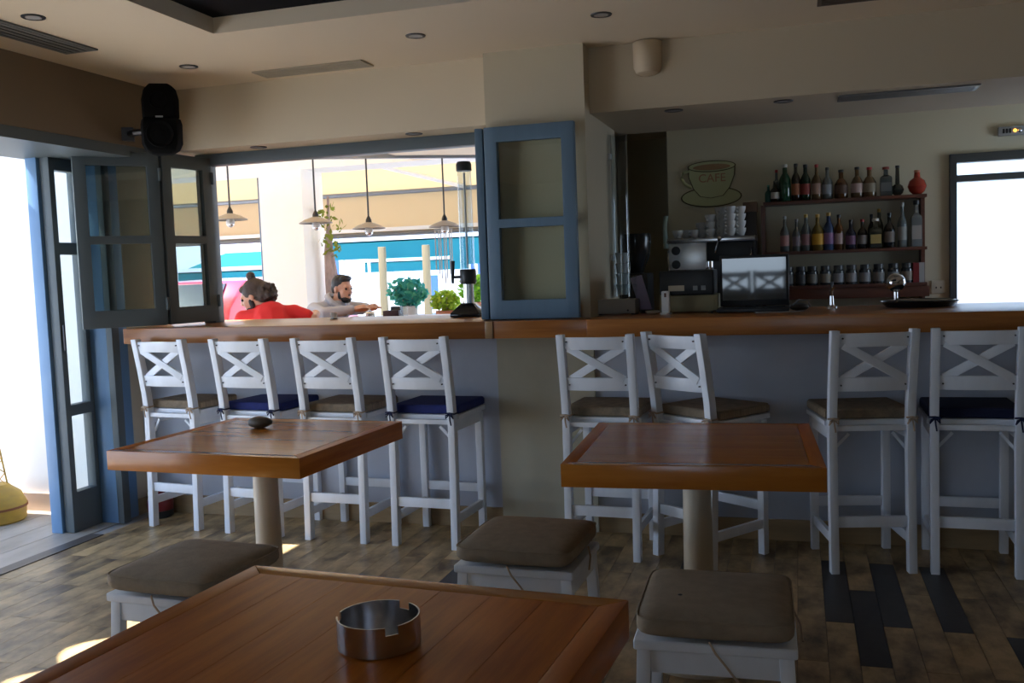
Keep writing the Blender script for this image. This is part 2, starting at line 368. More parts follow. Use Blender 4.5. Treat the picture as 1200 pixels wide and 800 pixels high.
# ------------------------------------------------------------------ terrace door: folded leaf, jamb, head
dr = struct('door_1', MB().plate([4.12, 4.34], [0.0, 2.04], [(4.16, 4.31, 0.22, 0.64), (4.16, 4.31, 0.70, 1.52), (4.16, 4.31, 1.585, 1.97)], -3.865, -3.805, 'x'), shadeblue, bevel=0.004)
for a, b in ((0.22, 0.64), (0.70, 1.52), (1.585, 1.97)):
    B(-3.838, -3.832, 4.155, 4.315, a-0.003, b+0.003).build('pane', pane, dr)
B(-3.94, -3.868, 4.10, 4.135, 0.0, 2.04).build('edge_stile', litblue, dr, bevel=0.004)['label'] = 'blue edge stile facing outside, daylight put into its lighter tone'
B(-3.803, -3.79, 4.13, 4.142, 1.0, 1.14).build('handle', darkmetal, dr, bevel=0.003)
B(-3.835, -3.70, 4.342, 4.515, 0.0, 2.06).build('jamb', litblue, dr, bevel=0.004)
B(-3.70, -3.66, 4.342, 4.40, 0.0, 2.06).build('jamb_edge', shadeblue, dr, bevel=0.003)
struct('trim_2', B(-3.97, -3.45, -2.6, 4.33, 2.035, 2.092), shadeblue)
struct('trim_3', B(-3.97, -3.45, 4.33, 4.83, 2.062, 2.092), shadeblue)
# outside wall beyond the door
fac = struct('wall_facade', B(-9.5, -4.0, 4.52, 4.72, 0, 3.4), white_ext)
struct('baseboard_facade', B(-9.5, -4.0, 4.505, 4.52, 0, 0.11), mat('tan stone skirting', (0.55, 0.42, 0.32), 0.8))
# ------------------------------------------------------------------ tables
def table(label, cx, cy, rz, sx_, sy_, m, along, n=7, mb_=None):
    t = thing('cafe_table', label, 'table', (cx, cy, 0), rz, 'square cafe tables')
    zt, th, bw, e = 0.74, 0.072, 0.045, 0.0005
    mb_ = mb_ or m
    X, Y = sx_/2, sy_/2
    MB().box(-X+.004, X-.004, -Y+.004, Y-.004, zt-th+.003, zt-.006).build('top_core', m, t)
    def wedge(pts): return MB().hexa([(p[0], p[1], zt-th) for p in pts], [(p[0], p[1], zt) for p in pts])
    i, j = X-bw, Y-bw
    wedge([(-X,-Y),(X,-Y),(i-e,-j-e),(-i+e,-j-e)]).build('border', tableX, t, bevel=0.002)
    wedge([(-i+e,j+e),(i-e,j+e),(X,Y),(-X,Y)]).build('border', tableX, t, bevel=0.002)
    wedge([(-X,-Y),(-i-e,-j+e),(-i-e,j-e),(-X,Y)]).build('border', tableY, t, bevel=0.002)
    wedge([(i+e,-j+e),(X,-Y),(X,Y),(i+e,j-e)]).build('border', tableY, t, bevel=0.002)
    L = 2*(j if along == 'x' else i); w = L/n
    for k in range(n):
        a, b = -L/2+k*w+e, -L/2+(k+1)*w-e
        q = MB().box(-i+e, i-e, a, b, zt-0.02, zt-0.0003) if along == 'x' else MB().box(a, b, -j+e, j-e, zt-0.02, zt-0.0003)
        q.build('plank', m, t)
    MB().lathe([(0.052, 0.012), (0.050, 0.3), (0.047, zt-th)], 28).build('pedestal', creamped, t, smooth=True)
    MB().lathe([(0.21, 0), (0.21, 0.010), (0.19, 0.016), (0.056, 0.024)], 32).build('base_plate', creamped, t, smooth=True)
    MB().box(-0.12, 0.12, -0.12, 0.12, zt-th-0.008, zt-th).build('mount_plate', darkmetal, t)
    return t
table('orange brown wooden table at left with a dark pebble on it', -2.005, 3.18, R(-3), 0.82, 0.77, tableX, 'x')
table('square orange brown table in front of the right hand bar stools, bare top', -0.342, 3.2, R(3), 0.785, 0.79, tableX, 'x', 6)
table('large wooden table nearest the viewer, carrying the steel ashtray', -0.735, 1.265, R(-4), 0.81, 0.82, tableY, 'y')
# pebble and ashtray
peb = MB().ell((0, 0, 0.023), (0.052, 0.037, 0.0235), 20, 12, lambda p: (p[0]+0.08*p[1], p[1], p[2]*(1-0.12*p[0]))).build('pebble', mat('dark brown pebble', (0.11, 0.085, 0.06), 0.55, var=0.3, vscale=(60, 60, 60), bump=0.2), smooth=True, angle=180)
tag(peb, 'smooth dark oval pebble lying on the left table', 'stone'); peb.location = (-2.115, 3.34, 0.74)
ash = thing('ashtray', 'round brushed steel ashtray with notched rim on the nearest table', 'ashtray', (-0.665, 1.365, 0.74), R(10))
n = 60; ra, rb, h0, h1 = 0.068, 0.0655, 0.037, 0.050
mb = MB().lathe([(0.0, 0.0), (ra-.002, 0.0), (ra, 0.002), (ra, h0)], n, cap0=False, cap1=False)
mb.lathe([(rb, h0), (rb, 0.004), (0.0, 0.004)], n, cap0=False, cap1=False)
gap = {(k+g) % n for k in (50, 10, 30) for g in (-1, 0, 1)}
for k in range(n):
    a0, a1 = 2*math.pi*k/n, 2*math.pi*(k+1)/n
    q = lambda r, a, z: (r*math.cos(a), r*math.sin(a), z)
    zt_ = h0 if k in gap else h1
    if k not in gap:
        mb.add([q(ra,a0,h0), q(ra,a1,h0), q(ra,a1,h1), q(ra,a0,h1), q(rb,a0,h0), q(rb,a1,h0), q(rb,a1,h1), q(rb,a0,h1)],
               [(0,1,2,3), (5,4,7,6), (3,2,6,7)] + ([(4,0,3,7)] if (k-1) % n in gap else []) + ([(1,5,6,2)] if (k+1) % n in gap else []))
    else: mb.add([q(ra,a0,h0), q(ra,a1,h0), q(rb,a1,h0), q(rb,a0,h0)], [(0,1,2,3)])
me = bpy.data.meshes.new('bowl'); me.from_pydata(mb.v, [], mb.f)
bm = bmesh.new(); bm.from_mesh(me); bmesh.ops.remove_doubles(bm, verts=bm.verts, dist=0.0002); bmesh.ops.recalc_face_normals(bm, faces=bm.faces)
for f in bm.faces: f.smooth = True
bm.to_mesh(me); bm.free(); me.set_sharp_from_angle(angle=R(35)); me.materials.append(steel)
plain('bowl', me, ash)

# ------------------------------------------------------------------ bar stools
def bar_stool():
    t = thing('bar_stool', '', 'stool')
    hw = 0.161
    for s in (-1, 1):
        sec = [(s*hw-.0175, -.021), (s*hw+.0175, -.021), (s*hw+.0175, .021), (s*hw-.0175, .021)]
        MB().path([(0, -.190, 0), (0, -.178, .35), (0, -.172, .63), (0, -.183, .74), (0, -.205, .88), (0, -.236, 1.045)], sec).build('rear_post', whitep, t, bevel=.003)
    for s in (-1, 1):
        B(s*hw-.0175, s*hw+.0175, .150, .185, 0, .625).build('front_leg', whitep, t, bevel=.003)
    B(-.187, .187, -.150, .197, .632, .655).build('seat', whitep, t, bevel=.004)
    for a in ((-hw+.0175, hw-.0175, .155, .177, .575, .632), (-hw+.0175, hw-.0175, -.184, -.162, .612, .635)):
        B(*a).build('apron', whitep, t, bevel=.002)
    for s in (-1, 1): B(s*hw-.011, s*hw+.011, -.155, .152, .575, .632).build('apron', whitep, t, bevel=.002)
    yz = lambda z: -.183-(z-.74)*.174
    def slat(z0, z1, th=.020, n=6):
        v = []; f = []
        for i in range(n+1):
            x = (-1+2*i/n)*(hw-.0165); c = .012*(1-(2*i/n-1)**2)
            for z in (z0, z1):
                for d in (-th/2, th/2): v.append((x, yz(z)-c+d, z))
        for i in range(n):
            a = i*4; b = a+4
            f += [(a, a+1, b+1, b), (a+2, b+2, b+3, a+3), (a, b, b+2, a+2), (a+1, a+3, b+3, b+1)]
        f += [(0, 2, 3, 1), (n*4, n*4+1, n*4+3, n*4+2)]
        return MB().add(v, f)
    slat(.975, 1.032).build('top_rail', whitep, t, bevel=.002)
    slat(.785, .845).build('lower_rail', whitep, t, bevel=.002)
    for s, d in ((1, .004), (-1, -.004)):
        MB().bar((-s*(hw-.035), yz(.84)-.004+d, .836), (s*(hw-.035), yz(.98)-.004+d, .984), .036, .014).build('cross_slat', whitep, t, bevel=.002)
    scr = MB().lathe([(.0035, -.006), (.0035, .006)], 8).mesh('screw', darkmetal)
    for s in (-1, 1):
        for z in (1.012, .812): plain('screw', scr, t, (s*(hw-.03), yz(z)-.0135, z), (R(90), 0, 0))
    B(-hw+.017, hw-.017, -.192, -.172, .198, .245).build('stretcher', whitep, t, bevel=.002)
    B(-hw+.017, hw-.017, .160, .178, .203, .248).build('stretcher', whitep, t, bevel=.002)
    for s in (-1, 1): B(s*hw-.009, s*hw+.009, -.168, .152, .122, .165).build('stretcher', whitep, t, bevel=.002)
    for s in (-1, 1): MB().bar((s*(hw-.012), -.15, .53), (s*(hw-.07), -.168, .60), .012, .010).build('corner_brace', whitep, t)
    return t
def tie_mb(x, y, z):
    q = MB()
    q.tube([(x-.024, y-.029, z+.002), (x, y-.033, z+.004), (x+.024, y-.029, z), (x+.027, y+.01, z+.002)], .004, 5)
    q.tube([(x, y-.033, z), (x-.016, y-.044, z-.006), (x-.02, y-.038, z-.022), (x-.004, y-.035, z-.004)], .0038, 5)
    q.tube([(x, y-.033, z), (x+.017, y-.043, z-.004), (x+.02, y-.038, z-.02), (x+.004, y-.035, z-.003)], .0038, 5)
    q.tube([(x, y-.034, z), (x+.003, y-.038, z-.03), (x+.007, y-.036, z-.055)], .0035, 5)
    return q
def stool_cushion(m, side, st):
    t = thing('seat_cushion', '', 'cushion')
    MB().box(-.182, .182, -.142, .200, 0.002, .046).build('pad', m, t, bevel=.013, seg=3)
    MB().plate([-.178, .178], [-.138, .196], [(-.160, .160, -.12, .178)], .008, .036, 'z').build('side_band', side, t, bevel=.003).scale = (1.025, 1.025, 1)
    for s in (-1, 1): tie_mb(s*.161, -.172, .012).build('tie', st, t)
    return t
proto = bar_stool()
c_tan = stool_cushion(tancush, tanside, string); c_blue = stool_cushion(bluecush, bluecush, navystring); c_dark = stool_cushion(darkbluecush, darkbluecush, navystring)
used = set()
def place(root, *a):
    if root.name in used: return dup(root, *a)
    used.add(root.name); root.location = a[0]; root.rotation_euler = (0, 0, a[1]); root['label'] = a[2]; root['group'] = a[3]
    return root
SP = [(-3.275, 4.505, -7, 't', 'leftmost white bar stool, brown cushion, next to the blue terrace door', 'brown tied cushion on the leftmost bar stool by the blue door'),
      (-2.755, 4.455, -6, 'b', 'white bar stool with bright navy cushion, second from the left end', 'navy cushion on the second bar stool from the left'),
      (-2.262, 4.425, -3, 't', 'third white bar stool from the left, brown cushion between two navy ones', 'brown cushion on the third bar stool from the left'),
      (-1.765, 4.405, -3, 'b', 'white bar stool with navy cushion just left of the pillar', 'navy cushion on the bar stool just left of the pillar'),
      (-0.87, 4.375, -3, 't', 'white bar stool with brown cushion standing just right of the pillar base', 'brown cushion on the straight bar stool just right of the pillar base'),
      (-0.40, 4.355, -36, 't', 'white bar stool turned askew to the right, brown cushion, behind the right table', 'brown cushion on the bar stool turned askew'),
      (0.248, 4.385, 12, 't', 'white bar stool with brown cushion, right of the right table, second from the right', 'dim brown cushion on the second bar stool from the right'),
      (0.70, 4.425, -1, 'd', 'rightmost white bar stool, scuffed feet, very dark navy cushion', 'very dark navy cushion on the rightmost bar stool')]
for x, y, a, c, lab, cl in SP:
    place(proto, (x, y, 0), R(a), lab, 'white bar stools along the bar')
    place({'t': c_tan, 'b': c_blue, 'd': c_dark}[c], (x, y, .655), R(a), cl, 'cushions on the bar stools')

for x, lab in ((-.31, 'white cross back chair behind the viewer, mirrored left in the laptop screen'), (-.69, 'white cross back chair behind the viewer, mirrored right in the laptop screen')):
    dup(proto, (x, -1.3, 0), R(180), lab, 'cross back chairs behind the viewer')
# ------------------------------------------------------------------ low stools with puffy cushions
def low_stool():
    t = thing('low_stool', '', 'stool')
    B(-.19, .19, -.165, .165, .425, .45).build('seat', whitep, t, bevel=.007, seg=3)
    for sx_ in (-1, 1):
        for sy_ in (-1, 1):
            a = [(sx_*.148, sy_*.125), (sx_*.182, sy_*.125), (sx_*.182, sy_*.155), (sx_*.148, sy_*.155)]
            if sx_*sy_ < 0: a = a[::-1]
            MB().hexa([(p[0]+sx_*.018, p[1]+sy_*.018, 0) for p in a], [(p[0], p[1], .426) for p in a]).build('leg', whitep, t, bevel=.003)
    for s in (-1, 1):
        B(-.15, .15, s*.143-.009, s*.143+.009, .368, .426).build('apron', whitep, t, bevel=.002)
        B(s*.168-.009, s*.168+.009, -.13, .13, .368, .426).build('apron', whitep, t, bevel=.002)
    for s in (-1, 1): B(s*.176-.009, s*.176+.009, -.14, .14, .14, .17).build('stretcher', whitep, t, bevel=.002)
    B(-.17, .17, -.011, .011, .143, .168).build('stretcher', whitep, t, bevel=.002)
    return t
def puffy(seed):
    t = thing('puffy_cushion', '', 'cushion'); rnd = random.Random(seed)
    q = MB(); n = 40; m = 14; prof = []
    a, b, h = .185, .19, .078
    V = []; F = []
    def sup(u, e): return math.copysign(abs(u)**e, u)
    for i in range(m+1):
        ph = -math.pi/2+math.pi*i/m
        for k in range(n):
            th = 2*math.pi*k/n
            cx = sup(math.cos(th), .2); cy = sup(math.sin(th), .2); r = sup(math.cos(ph), .30); z = sup(math.sin(ph), .62)
            x, y = a*r*cx, b*r*cy
            zz = h/2+z*h/2*(.80+.20*math.exp(-(x*x+y*y)/.028))+.0025*math.sin(17*x+seed)*math.sin(13*y+2*seed)*max(0, z)
            V.append((x, y, max(0, zz)))
    for i in range(m):
        for k in range(n):
            F.append((i*n+k, i*n+(k+1) % n, (i+1)*n+(k+1) % n, (i+1)*n+k))
    q.add(V, F)
    me = q.mesh('pad', taupe, True, angle=180)
    bm = bmesh.new(); bm.from_mesh(me); bmesh.ops.remove_doubles(bm, verts=bm.verts, dist=.0006); bmesh.ops.recalc_face_normals(bm, faces=bm.faces)
    for f in bm.faces: f.smooth = True
    bm.to_mesh(me); bm.free()
    plain('pad', me, t)
    pts = [(a*.985*sup(math.cos(2*math.pi*k/64), .2)*1.004, b*.985*sup(math.sin(2*math.pi*k/64), .2)*1.004, .058) for k in range(65)]
    MB().tube(pts, .0028, 5).build('seam_piping', taupe, t, smooth=True)
    MB().tube([(-.01, -.186, .012), (.005, -.194, -.012), (.03, -.190, -.045), (.058, -.186, -.085), (.075, -.184, -.10)], .003, 5).build('tie', string, t, smooth=True)
    MB().tube([(.075, -.184, -.10), (.10, -.20, -.092), (.12, -.205, -.10), (.09, -.195, -.104)], .0025, 5).build('tie', string, t, smooth=True)
    MB().tube([(.186, .03, .02), (.20, .0, .0), (.205, -.04, -.03)], .003, 5).build('tie', string, t, smooth=True)
    return t
ls = low_stool()
LS = [(-0.208, 2.345, 2, 'low white stool nearest the viewer at right, taupe cushion, in front of the right table', 'puffy taupe cushion with a small dark hole on the nearest right stool'),
      (-0.83, 2.80, -2, 'low white stool between the two rear tables, taupe cushion', 'puffy taupe cushion on the low stool between the two rear tables'),
      (-1.745, 2.36, -3, 'low white stool at left, half hidden behind the nearest table corner', 'flat taupe cushion on the low stool before the left table pedestal')]
for k, (x, y, a, lab, cl) in enumerate(LS):
    place(ls, (x, y, 0), R(a), lab, 'low white stools with taupe cushions')
    p = puffy(k+1); p.location = (x, y+.005, .451); p.rotation_euler = (0, 0, R(a)); p['label'] = cl; p['group'] = 'taupe stool cushions'
    if k == 0:
        MB().ell((-.085, -.065, .079), (.006, .004, .002), 8, 6).build('hole', blackp, p)
# ------------------------------------------------------------------ ceiling fittings
ven = mat('grey grille metal', (0.16, 0.16, 0.15), 0.5)
def grille(label, x0, x1, y0, y1, z, along='y', n=5, m=None):
    t = thing('air_grille', label, 'vent', ((x0+x1)/2, (y0+y1)/2, z), 0, 'linear air grilles')
    a, b = (x1-x0)/2, (y1-y0)/2; m = m or ven
    MB().plate([-a, a], [-b, b], [(-a+.018, a-.018, -b+.018, b-.018)], -.008, 0, 'z').build('frame', m, t, bevel=.002)
    B(-a+.015, a-.015, -b+.015, b-.015, -.0015, -.0005).build('backing', blackp, t)
    L = (a if along == 'y' else b)-.018
    for k in range(n):
        u = -L+2*L*(k+.5)/n; w = L/n*.62
        q = B(u-w, u+w, -b+.016, b-.016, -.007, -.003) if along == 'y' else B(-a+.016, a-.016, u-w, u+w, -.007, -.003)
        q.build('slat', m, t)
    return t
grille('long linear air grille in the ceiling near the left wall', -3.25, -3.07, 2.5, 3.68, 2.43, 'y', 4)
grille('pale linear air grille in the ceiling before the soffit over the bar window', -2.72, -2.09, 4.40, 4.55, 2.43, 'x', 4, mat('pale grille paint', (0.42, 0.37, 0.28), 0.6))
grille('dark air grille at the top edge of the picture, in the ceiling at right', 0.09, 0.55, 4.2, 4.34, 2.43, 'x', 4, mat('brown grille paint', (0.10, 0.07, 0.05), 0.6))
grille('white air grille under the beam above the bar', 0.19, 0.80, 4.76, 4.92, 2.11, 'x', 5, mat('mid grey grille paint', (0.16, 0.16, 0.155), 0.5))
def downlight(label, x, y, z):
    t = thing('downlight', label, 'ceiling light', (x, y, z), 0, 'recessed downlights')
    MB().lathe([(.032, -.0045), (.045, -.004), (.047, 0)], 20, cap0=False).build('trim_ring', darkmetal, t, smooth=True)
    MB().lathe([(.0315, -.003), (.02, -.0015), (.012, -.001)], 20).build('lamp', mat('frosted lamp glass', (0.6, 0.6, 0.6), 0.2), t, smooth=True)
for a in (('downlight in the ceiling between the left grille and the recess', -2.93, 3.15, 2.43), ('downlight in the ceiling in front of the loudspeaker', -2.93, 4.16, 2.43),
          ('downlight in the ceiling just left of the pillar', -1.66, 4.08, 2.43), ('downlight in the ceiling near the pillar top and wall lamp', -0.80, 4.09, 2.43),
          ('small downlight under the soffit, left over the bar window', -2.9, 4.72, 2.09), ('small downlight under the soffit beside the blue leaf', -1.95, 4.71, 2.09),
          ('left one of the two downlights under the bar beam', -0.585, 4.79, 2.11), ('right one of the two downlights under the bar beam, beside the white grille', -0.06, 4.79, 2.11)):
    downlight(*a)
# wall lamp on the beam
q = MB(); V = []; F = []; nn = 16; prof = [(0.0, -.16), (.03, -.157), (.055, -.145), (.066, -.12), (.068, 0.0)]
for r, z in prof:
    for k in range(nn+1):
        a = -math.pi*k/nn; V.append((r*math.cos(a), r*1.05*math.sin(a), z))
for i in range(len(prof)-1):
    for k in range(nn): F.append((i*(nn+1)+k, i*(nn+1)+k+1, (i+1)*(nn+1)+k+1, (i+1)*(nn+1)+k))
q.add(V, F); wl = thing('wall_lamp', 'cream half round wall lamp high on the beam right of the pillar', 'wall lamp', (-0.69, 4.67, 2.425))
sh = q.build('shade', mat('cream plaster lamp shade', (0.66, 0.54, 0.38), 0.7), wl, smooth=True)
sm = sh.modifiers.new('thick', 'SOLIDIFY'); sm.thickness = .006; sm.offset = 0
B(-.05, .05, -.012, 0, -.10, -.02).build('back_plate', whiteplastic, wl)
# loudspeaker in the corner
sp = thing('loudspeaker', 'black wall mounted loudspeaker in the upper left corner', 'speaker', (-3.17, 4.24, 2.195), R(30))
def sec(z, w, d):
    return [(-w*.62, d*.5, z), (-w, -d*.1, z), (-w*.8, -d*.5, z), (w*.8, -d*.5, z), (w, -d*.1, z), (w*.62, d*.5, z)]
def loft(secs):
    q = MB(); V = [p for s_ in secs for p in s_]; k = len(secs[0]); F = [tuple(reversed(range(k))), tuple(range((len(secs)-1)*k, len(secs)*k))]
    for i in range(len(secs)-1):
        for j in range(k): F.append((i*k+j, i*k+(j+1) % k, (i+1)*k+(j+1) % k, (i+1)*k+j))
    return q.add(V, F)
loft([sec(-.18, .055, .10), sec(-.165, .085, .15), (sec(-.13, .102, .175)), sec(-.03, .105, .185), sec(0.0, .097, .18)]).build('lower_cabinet', mattblack, sp, bevel=.008)
loft([sec(0.002, .092, .175), sec(.10, .094, .175), sec(.15, .082, .15), sec(.178, .055, .11)]).build('upper_cabinet', mattblack, sp, bevel=.008)
for z, r in ((-.085, .07), (.085, .045)):
    MB().lathe([(r, 0), (r*.95, .006), (r*.6, -.004), (r*.2, .004)], 24).build('driver', mattblack, sp, smooth=True, loc=(0, -.092, z)).rotation_euler = (R(90), 0, 0)
B(-.018, .018, -.096, -.090, -.002, .006).build('badge_strip', greymetal, sp)
MB().tube([(-.06, .06, -.05), (-.15, .10, -.05), (-.19, .17, -.05)], .018, 8).box(-.24, -.165, .15, .20, -.085, -.015).build('bracket', darkmetal, sp)

# ------------------------------------------------------------------ on the bar counter, right part
CT = 1.10
t = thing('card_terminal_box', 'small pale grey metal box on the counter beside the pillar', 'box', (-0.893, 4.80, CT))
B(-.10, .10, -.07, .07, .006, .078).build('case', mat('pale grey box metal', (0.36, 0.35, 0.31), 0.5), t, bevel=.005)
for s in (-1, 1): B(s*.085-.01, s*.085+.01, -.06, .06, 0, .007).build('foot', blackp, t)
MB().lathe([(.005, 0), (.005, .004)], 10).build('button', blackp, t, loc=(.062, -.07, .022)).rotation_euler = (R(90), 0, 0)
def glass_prof(r0, r1, h): return [(r0*.9, 0), (r0, .003), (r1, h), (r1-.002, h), (r0-.003, .008), (0, .008)]
tl = ['front left', 'right', 'rear left', 'upper front left', 'upper right']
for k, (x, y, z) in enumerate([(-.862, 4.775, 0), (-.818, 4.81, 0), (-.862, 4.83, 0), (-.862, 4.775, .06), (-.818, 4.81, .06)]):
    g = MB().lathe(glass_prof(.019, .024, .074), 16).build('shot_glass', clearglass, smooth=True, loc=(x, y, CT+.079+z))
    tag(g, 'clear tumbler, %s of the small stack on the grey box' % tl[k], 'glass', 'tumblers stacked on the grey box')
# cup dispenser tube on the pillar side
t = thing('cup_dispenser', 'tall clear tube of plastic cups fixed to the side of the pillar', 'cup dispenser', (-0.93, 5.14, 1.18))
MB().lathe([(.047, 0), (.047, .88), (.044, .88), (.044, 0)], 20, cap0=False, cap1=False).build('tube', tubeglass, t, smooth=True)
for k in range(4): MB().lathe([(.026, .0), (.036, .055), (.038, .056)], 16, (0, 0, .01+k*.058)).build('cup', whiteplastic, t, smooth=True)
for z in (.2, .75): B(-.055, -.043, -.03, .03, z, z+.03).build('bracket', whiteplastic, t)
# tablet, dish, lighter
t = thing('tablet', 'small pale violet tablet leaning behind the grey box', 'tablet', (-0.765, 4.92, CT), R(-6))
q = MB(); q.m = Matrix.Rotation(R(-12), 4, 'Y') @ Matrix.Rotation(R(14), 4, 'X'); q.box(-.032, .032, -.004, .004, .012, .20); q.build('slab', mat('pale violet plastic', (0.42, 0.38, 0.55), 0.3), t, bevel=.002)
MB().lathe([(.035, 0), (.04, .012), (.03, .016)], 14).build('stand', blackp, t)
d = MB().lathe([(.02, 0), (.036, .010), (.038, .018), (.034, .018), (.02, .006)], 20).build('dish', mat('beige ceramic', (0.45, 0.38, 0.27), 0.4), smooth=True, loc=(-.705, 4.72, CT)); tag(d, 'small beige dish on the counter beside the white bottle', 'dish')
t = thing('white_bottle', 'slim white plastic bottle on the counter before the cash drawer', 'bottle', (-0.635, 4.70, CT))
MB().lathe([(.03, 0), (.03, .006), (.02, .008)], 16).build('saucer_base', whiteplastic, t, smooth=True)
B(-.02, .02, -.016, .016, .008, .115).build('body', whiteplastic, t, bevel=.007)
B(-.005, .005, -.0175, -.0155, .085, .105).build('mark', redbrown, t)
# cash drawer with printer
t = thing('receipt_printer', 'black receipt printer standing on the olive cash drawer', 'printer', (-0.545, 4.92, CT+.088))
B(-.135, .135, -.11, .13, .0, .125).build('case', blackp, t, bevel=.008)
B(-.09, -.01, -.1125, -.109, .022, .05).build('label_plate', creamplastic, t)
for x in (.045, .085): MB().lathe([(.016, 0), (.016, .004)], 4).build('button', greymetal, t, loc=(x, -.109, .035)).rotation_euler = (R(90), R(45), 0)
B(-.10, .10, -.05, .10, .125, .128).build('lid', blackgloss, t)
t = thing('cash_drawer', 'olive beige cash drawer under the printer on the counter', 'cash drawer', (-0.535, 4.93, CT))
B(-.145, .145, -.13, .14, .004, .087).build('case', mat('olive beige paint', (0.27, 0.24, 0.13), 0.5), t, bevel=.004)
B(-.13, .13, -.134, -.129, .012, .078).build('drawer', mat('olive beige paint', (0.27, 0.24, 0.13), 0.5), t, bevel=.002)
# laptop
t = thing('laptop', 'open black laptop facing the room on the bar counter', 'laptop', (-0.215, 4.76, CT), R(0))
B(-.17, .17, -.115, .115, .004, .022).build('base', blackp, t, bevel=.004)
B(-.15, .15, -.01, .10, .0222, .0232).build('keyboard', blackgloss, t)
B(-.045, .045, -.095, -.03, .0222, .0228).build('touchpad', darkmetal, t)
q = MB(); q.m = Matrix.Translation((0, .118, .024)) @ Matrix.Rotation(R(1.0), 4, 'X'); q.box(-.168, .168, -.006, .006, 0, .255); lid = q.build('lid', blackp, t, bevel=.004)
q = MB(); q.m = Matrix.Translation((0, .118, .024)) @ Matrix.Rotation(R(1.0), 4, 'X'); q.box(-.155, .155, -.0072, -.0062, .03, .24); q.build('screen', screenm, lid)
MB().tube([(-.17, .05, .010), (-.20, .02, .006), (-.21, -.06, .005), (-.19, -.10, .005)], .004, 6).build('cable', blackp, t, smooth=True)
w = MB().tube([(.02, 4.66, CT+.004), (-.02, 4.60, CT+.004), (-.1, 4.58, CT+.004), (-.2, 4.59, CT+.004)], .003, 6).build('pale_cable', greymetal, smooth=True); tag(w, 'thin grey cable lying in front of the laptop', 'cable')
t = thing('mouse_pouch', 'crumpled dark pouch beside the laptop on its right', 'pouch', (0.0, 4.72, CT))
MB().ell((0, 0, .02), (.045, .06, .02), 14, 8).build('body', blackp, t, smooth=True)
MB().tube([(-.03, -.03, .03), (.0, -.02, .055), (.04, .0, .05), (.05, .02, .02)], .004, 6).build('strap', greymetal, t, smooth=True)
# tap
t = thing('beer_tap', 'small chrome tap on the bar counter right of the laptop', 'tap', (0.155, 4.98, CT))
MB().lathe([(.028, 0), (.028, .006), (.012, .014), (.010, .06)], 16).build('base', chrome, t, smooth=True)
MB().tube([(0, 0, .055), (0, -.005, .085), (.004, -.02, .105), (.010, -.05, .10)], .007, 8).build('spout', chrome, t, smooth=True)
MB().tube([(0, 0, .06), (.004, .004, .13)], .006, 8).build('lever', blackp, t, smooth=True)
# round tray with chrome ball shaker
t = thing('serving_tray', 'black round serving tray on the bar counter at right', 'tray', (0.555, 4.93, CT))
MB().lathe([(.0, .0), (.15, 0), (.172, .022), (.178, .026), (.176, .028), (.148, .005), (0, .004)], 40, cap0=False, cap1=False).build('dish', blackgloss, t, smooth=True)
MB().lathe([(.13, .012), (.165, .030), (.160, .033), (.12, .017)], 40).build('second_tray', blackgloss, t, smooth=True)
t = thing('ball_sugar_bowl', 'round chrome ball on a short stem standing on the tray', 'sugar bowl', (0.45, 4.93, CT+.018))
MB().ell((0, 0, .10), (.046, .046, .046), 24, 14).build('ball', chrome, t, smooth=True)
MB().lathe([(.03, 0), (.03, .005), (.010, .012), (.010, .06)], 16).build('stem', chrome, t, smooth=True)
B(-.012, .012, -.049, -.040, .098, .103).build('slot', blackp, t)
# ------------------------------------------------------------------ beer tower on the left counter
t = thing('beer_tower', 'tall clear beer tower dispenser with black base beside the blue leaf', 'dispenser', (-1.755, 4.93, CT))
q = MB(); q.add([(-.085,-.085,0),(.085,-.085,0),(.085,.085,0),(-.085,.085,0),(-.085,-.085,.02),(.085,-.085,.02),(.085,.085,.02),(-.085,.085,.02),(-.035,-.035,.075),(.035,-.035,.075),(.035,.035,.075),(-.035,.035,.075)],
      [(3,2,1,0),(0,1,5,4),(1,2,6,5),(2,3,7,6),(3,0,4,7),(4,5,9,8),(5,6,10,9),(6,7,11,10),(7,4,8,11),(8,9,10,11)]); q.build('base', blackgloss, t, bevel=.006)
MB().lathe([(.028, .07), (.028, .19)], 18).build('stem', steel, t, smooth=True)
MB().lathe([(.042, .18), (.046, .19), (.046, .255), (.042, .262)], 20).build('collar', blackp, t, smooth=True)
MB().lathe([(.040, .26), (.040, .80), (.037, .80), (.037, .265)], 22, cap0=False, cap1=False).build('tube', tubeglass, t, smooth=True)
MB().lathe([(.043, .80), (.043, .835), (.036, .85)], 20).build('cap', blackp, t, smooth=True)
MB().lathe([(.006, .27), (.006, .79)], 8).build('ice_rod', whiteplastic, t, smooth=True)
MB().tube([(-.04, -.02, .22), (-.075, -.035, .22)], .008, 8).tube([(-.078, -.036, .185), (-.078, -.036, .22), (-.076, -.036, .25), (-.074, -.036, .31)], [.007, .010, .011, .013], 8).build('tap', blackp, t, smooth=True)

# ------------------------------------------------------------------ behind the bar
t = thing('back_worktop', 'wooden back counter under the bottle shelves', 'counter')
B(-0.92, 2.5, 6.5, 7.14, .96, 1.0).build('worktop', counterm, t)
for k in range(6): B(-0.9+k*.56, -0.9+k*.56+.545, 6.56, 7.14, 0, .958).build('cabinet_front', redbrown, t)
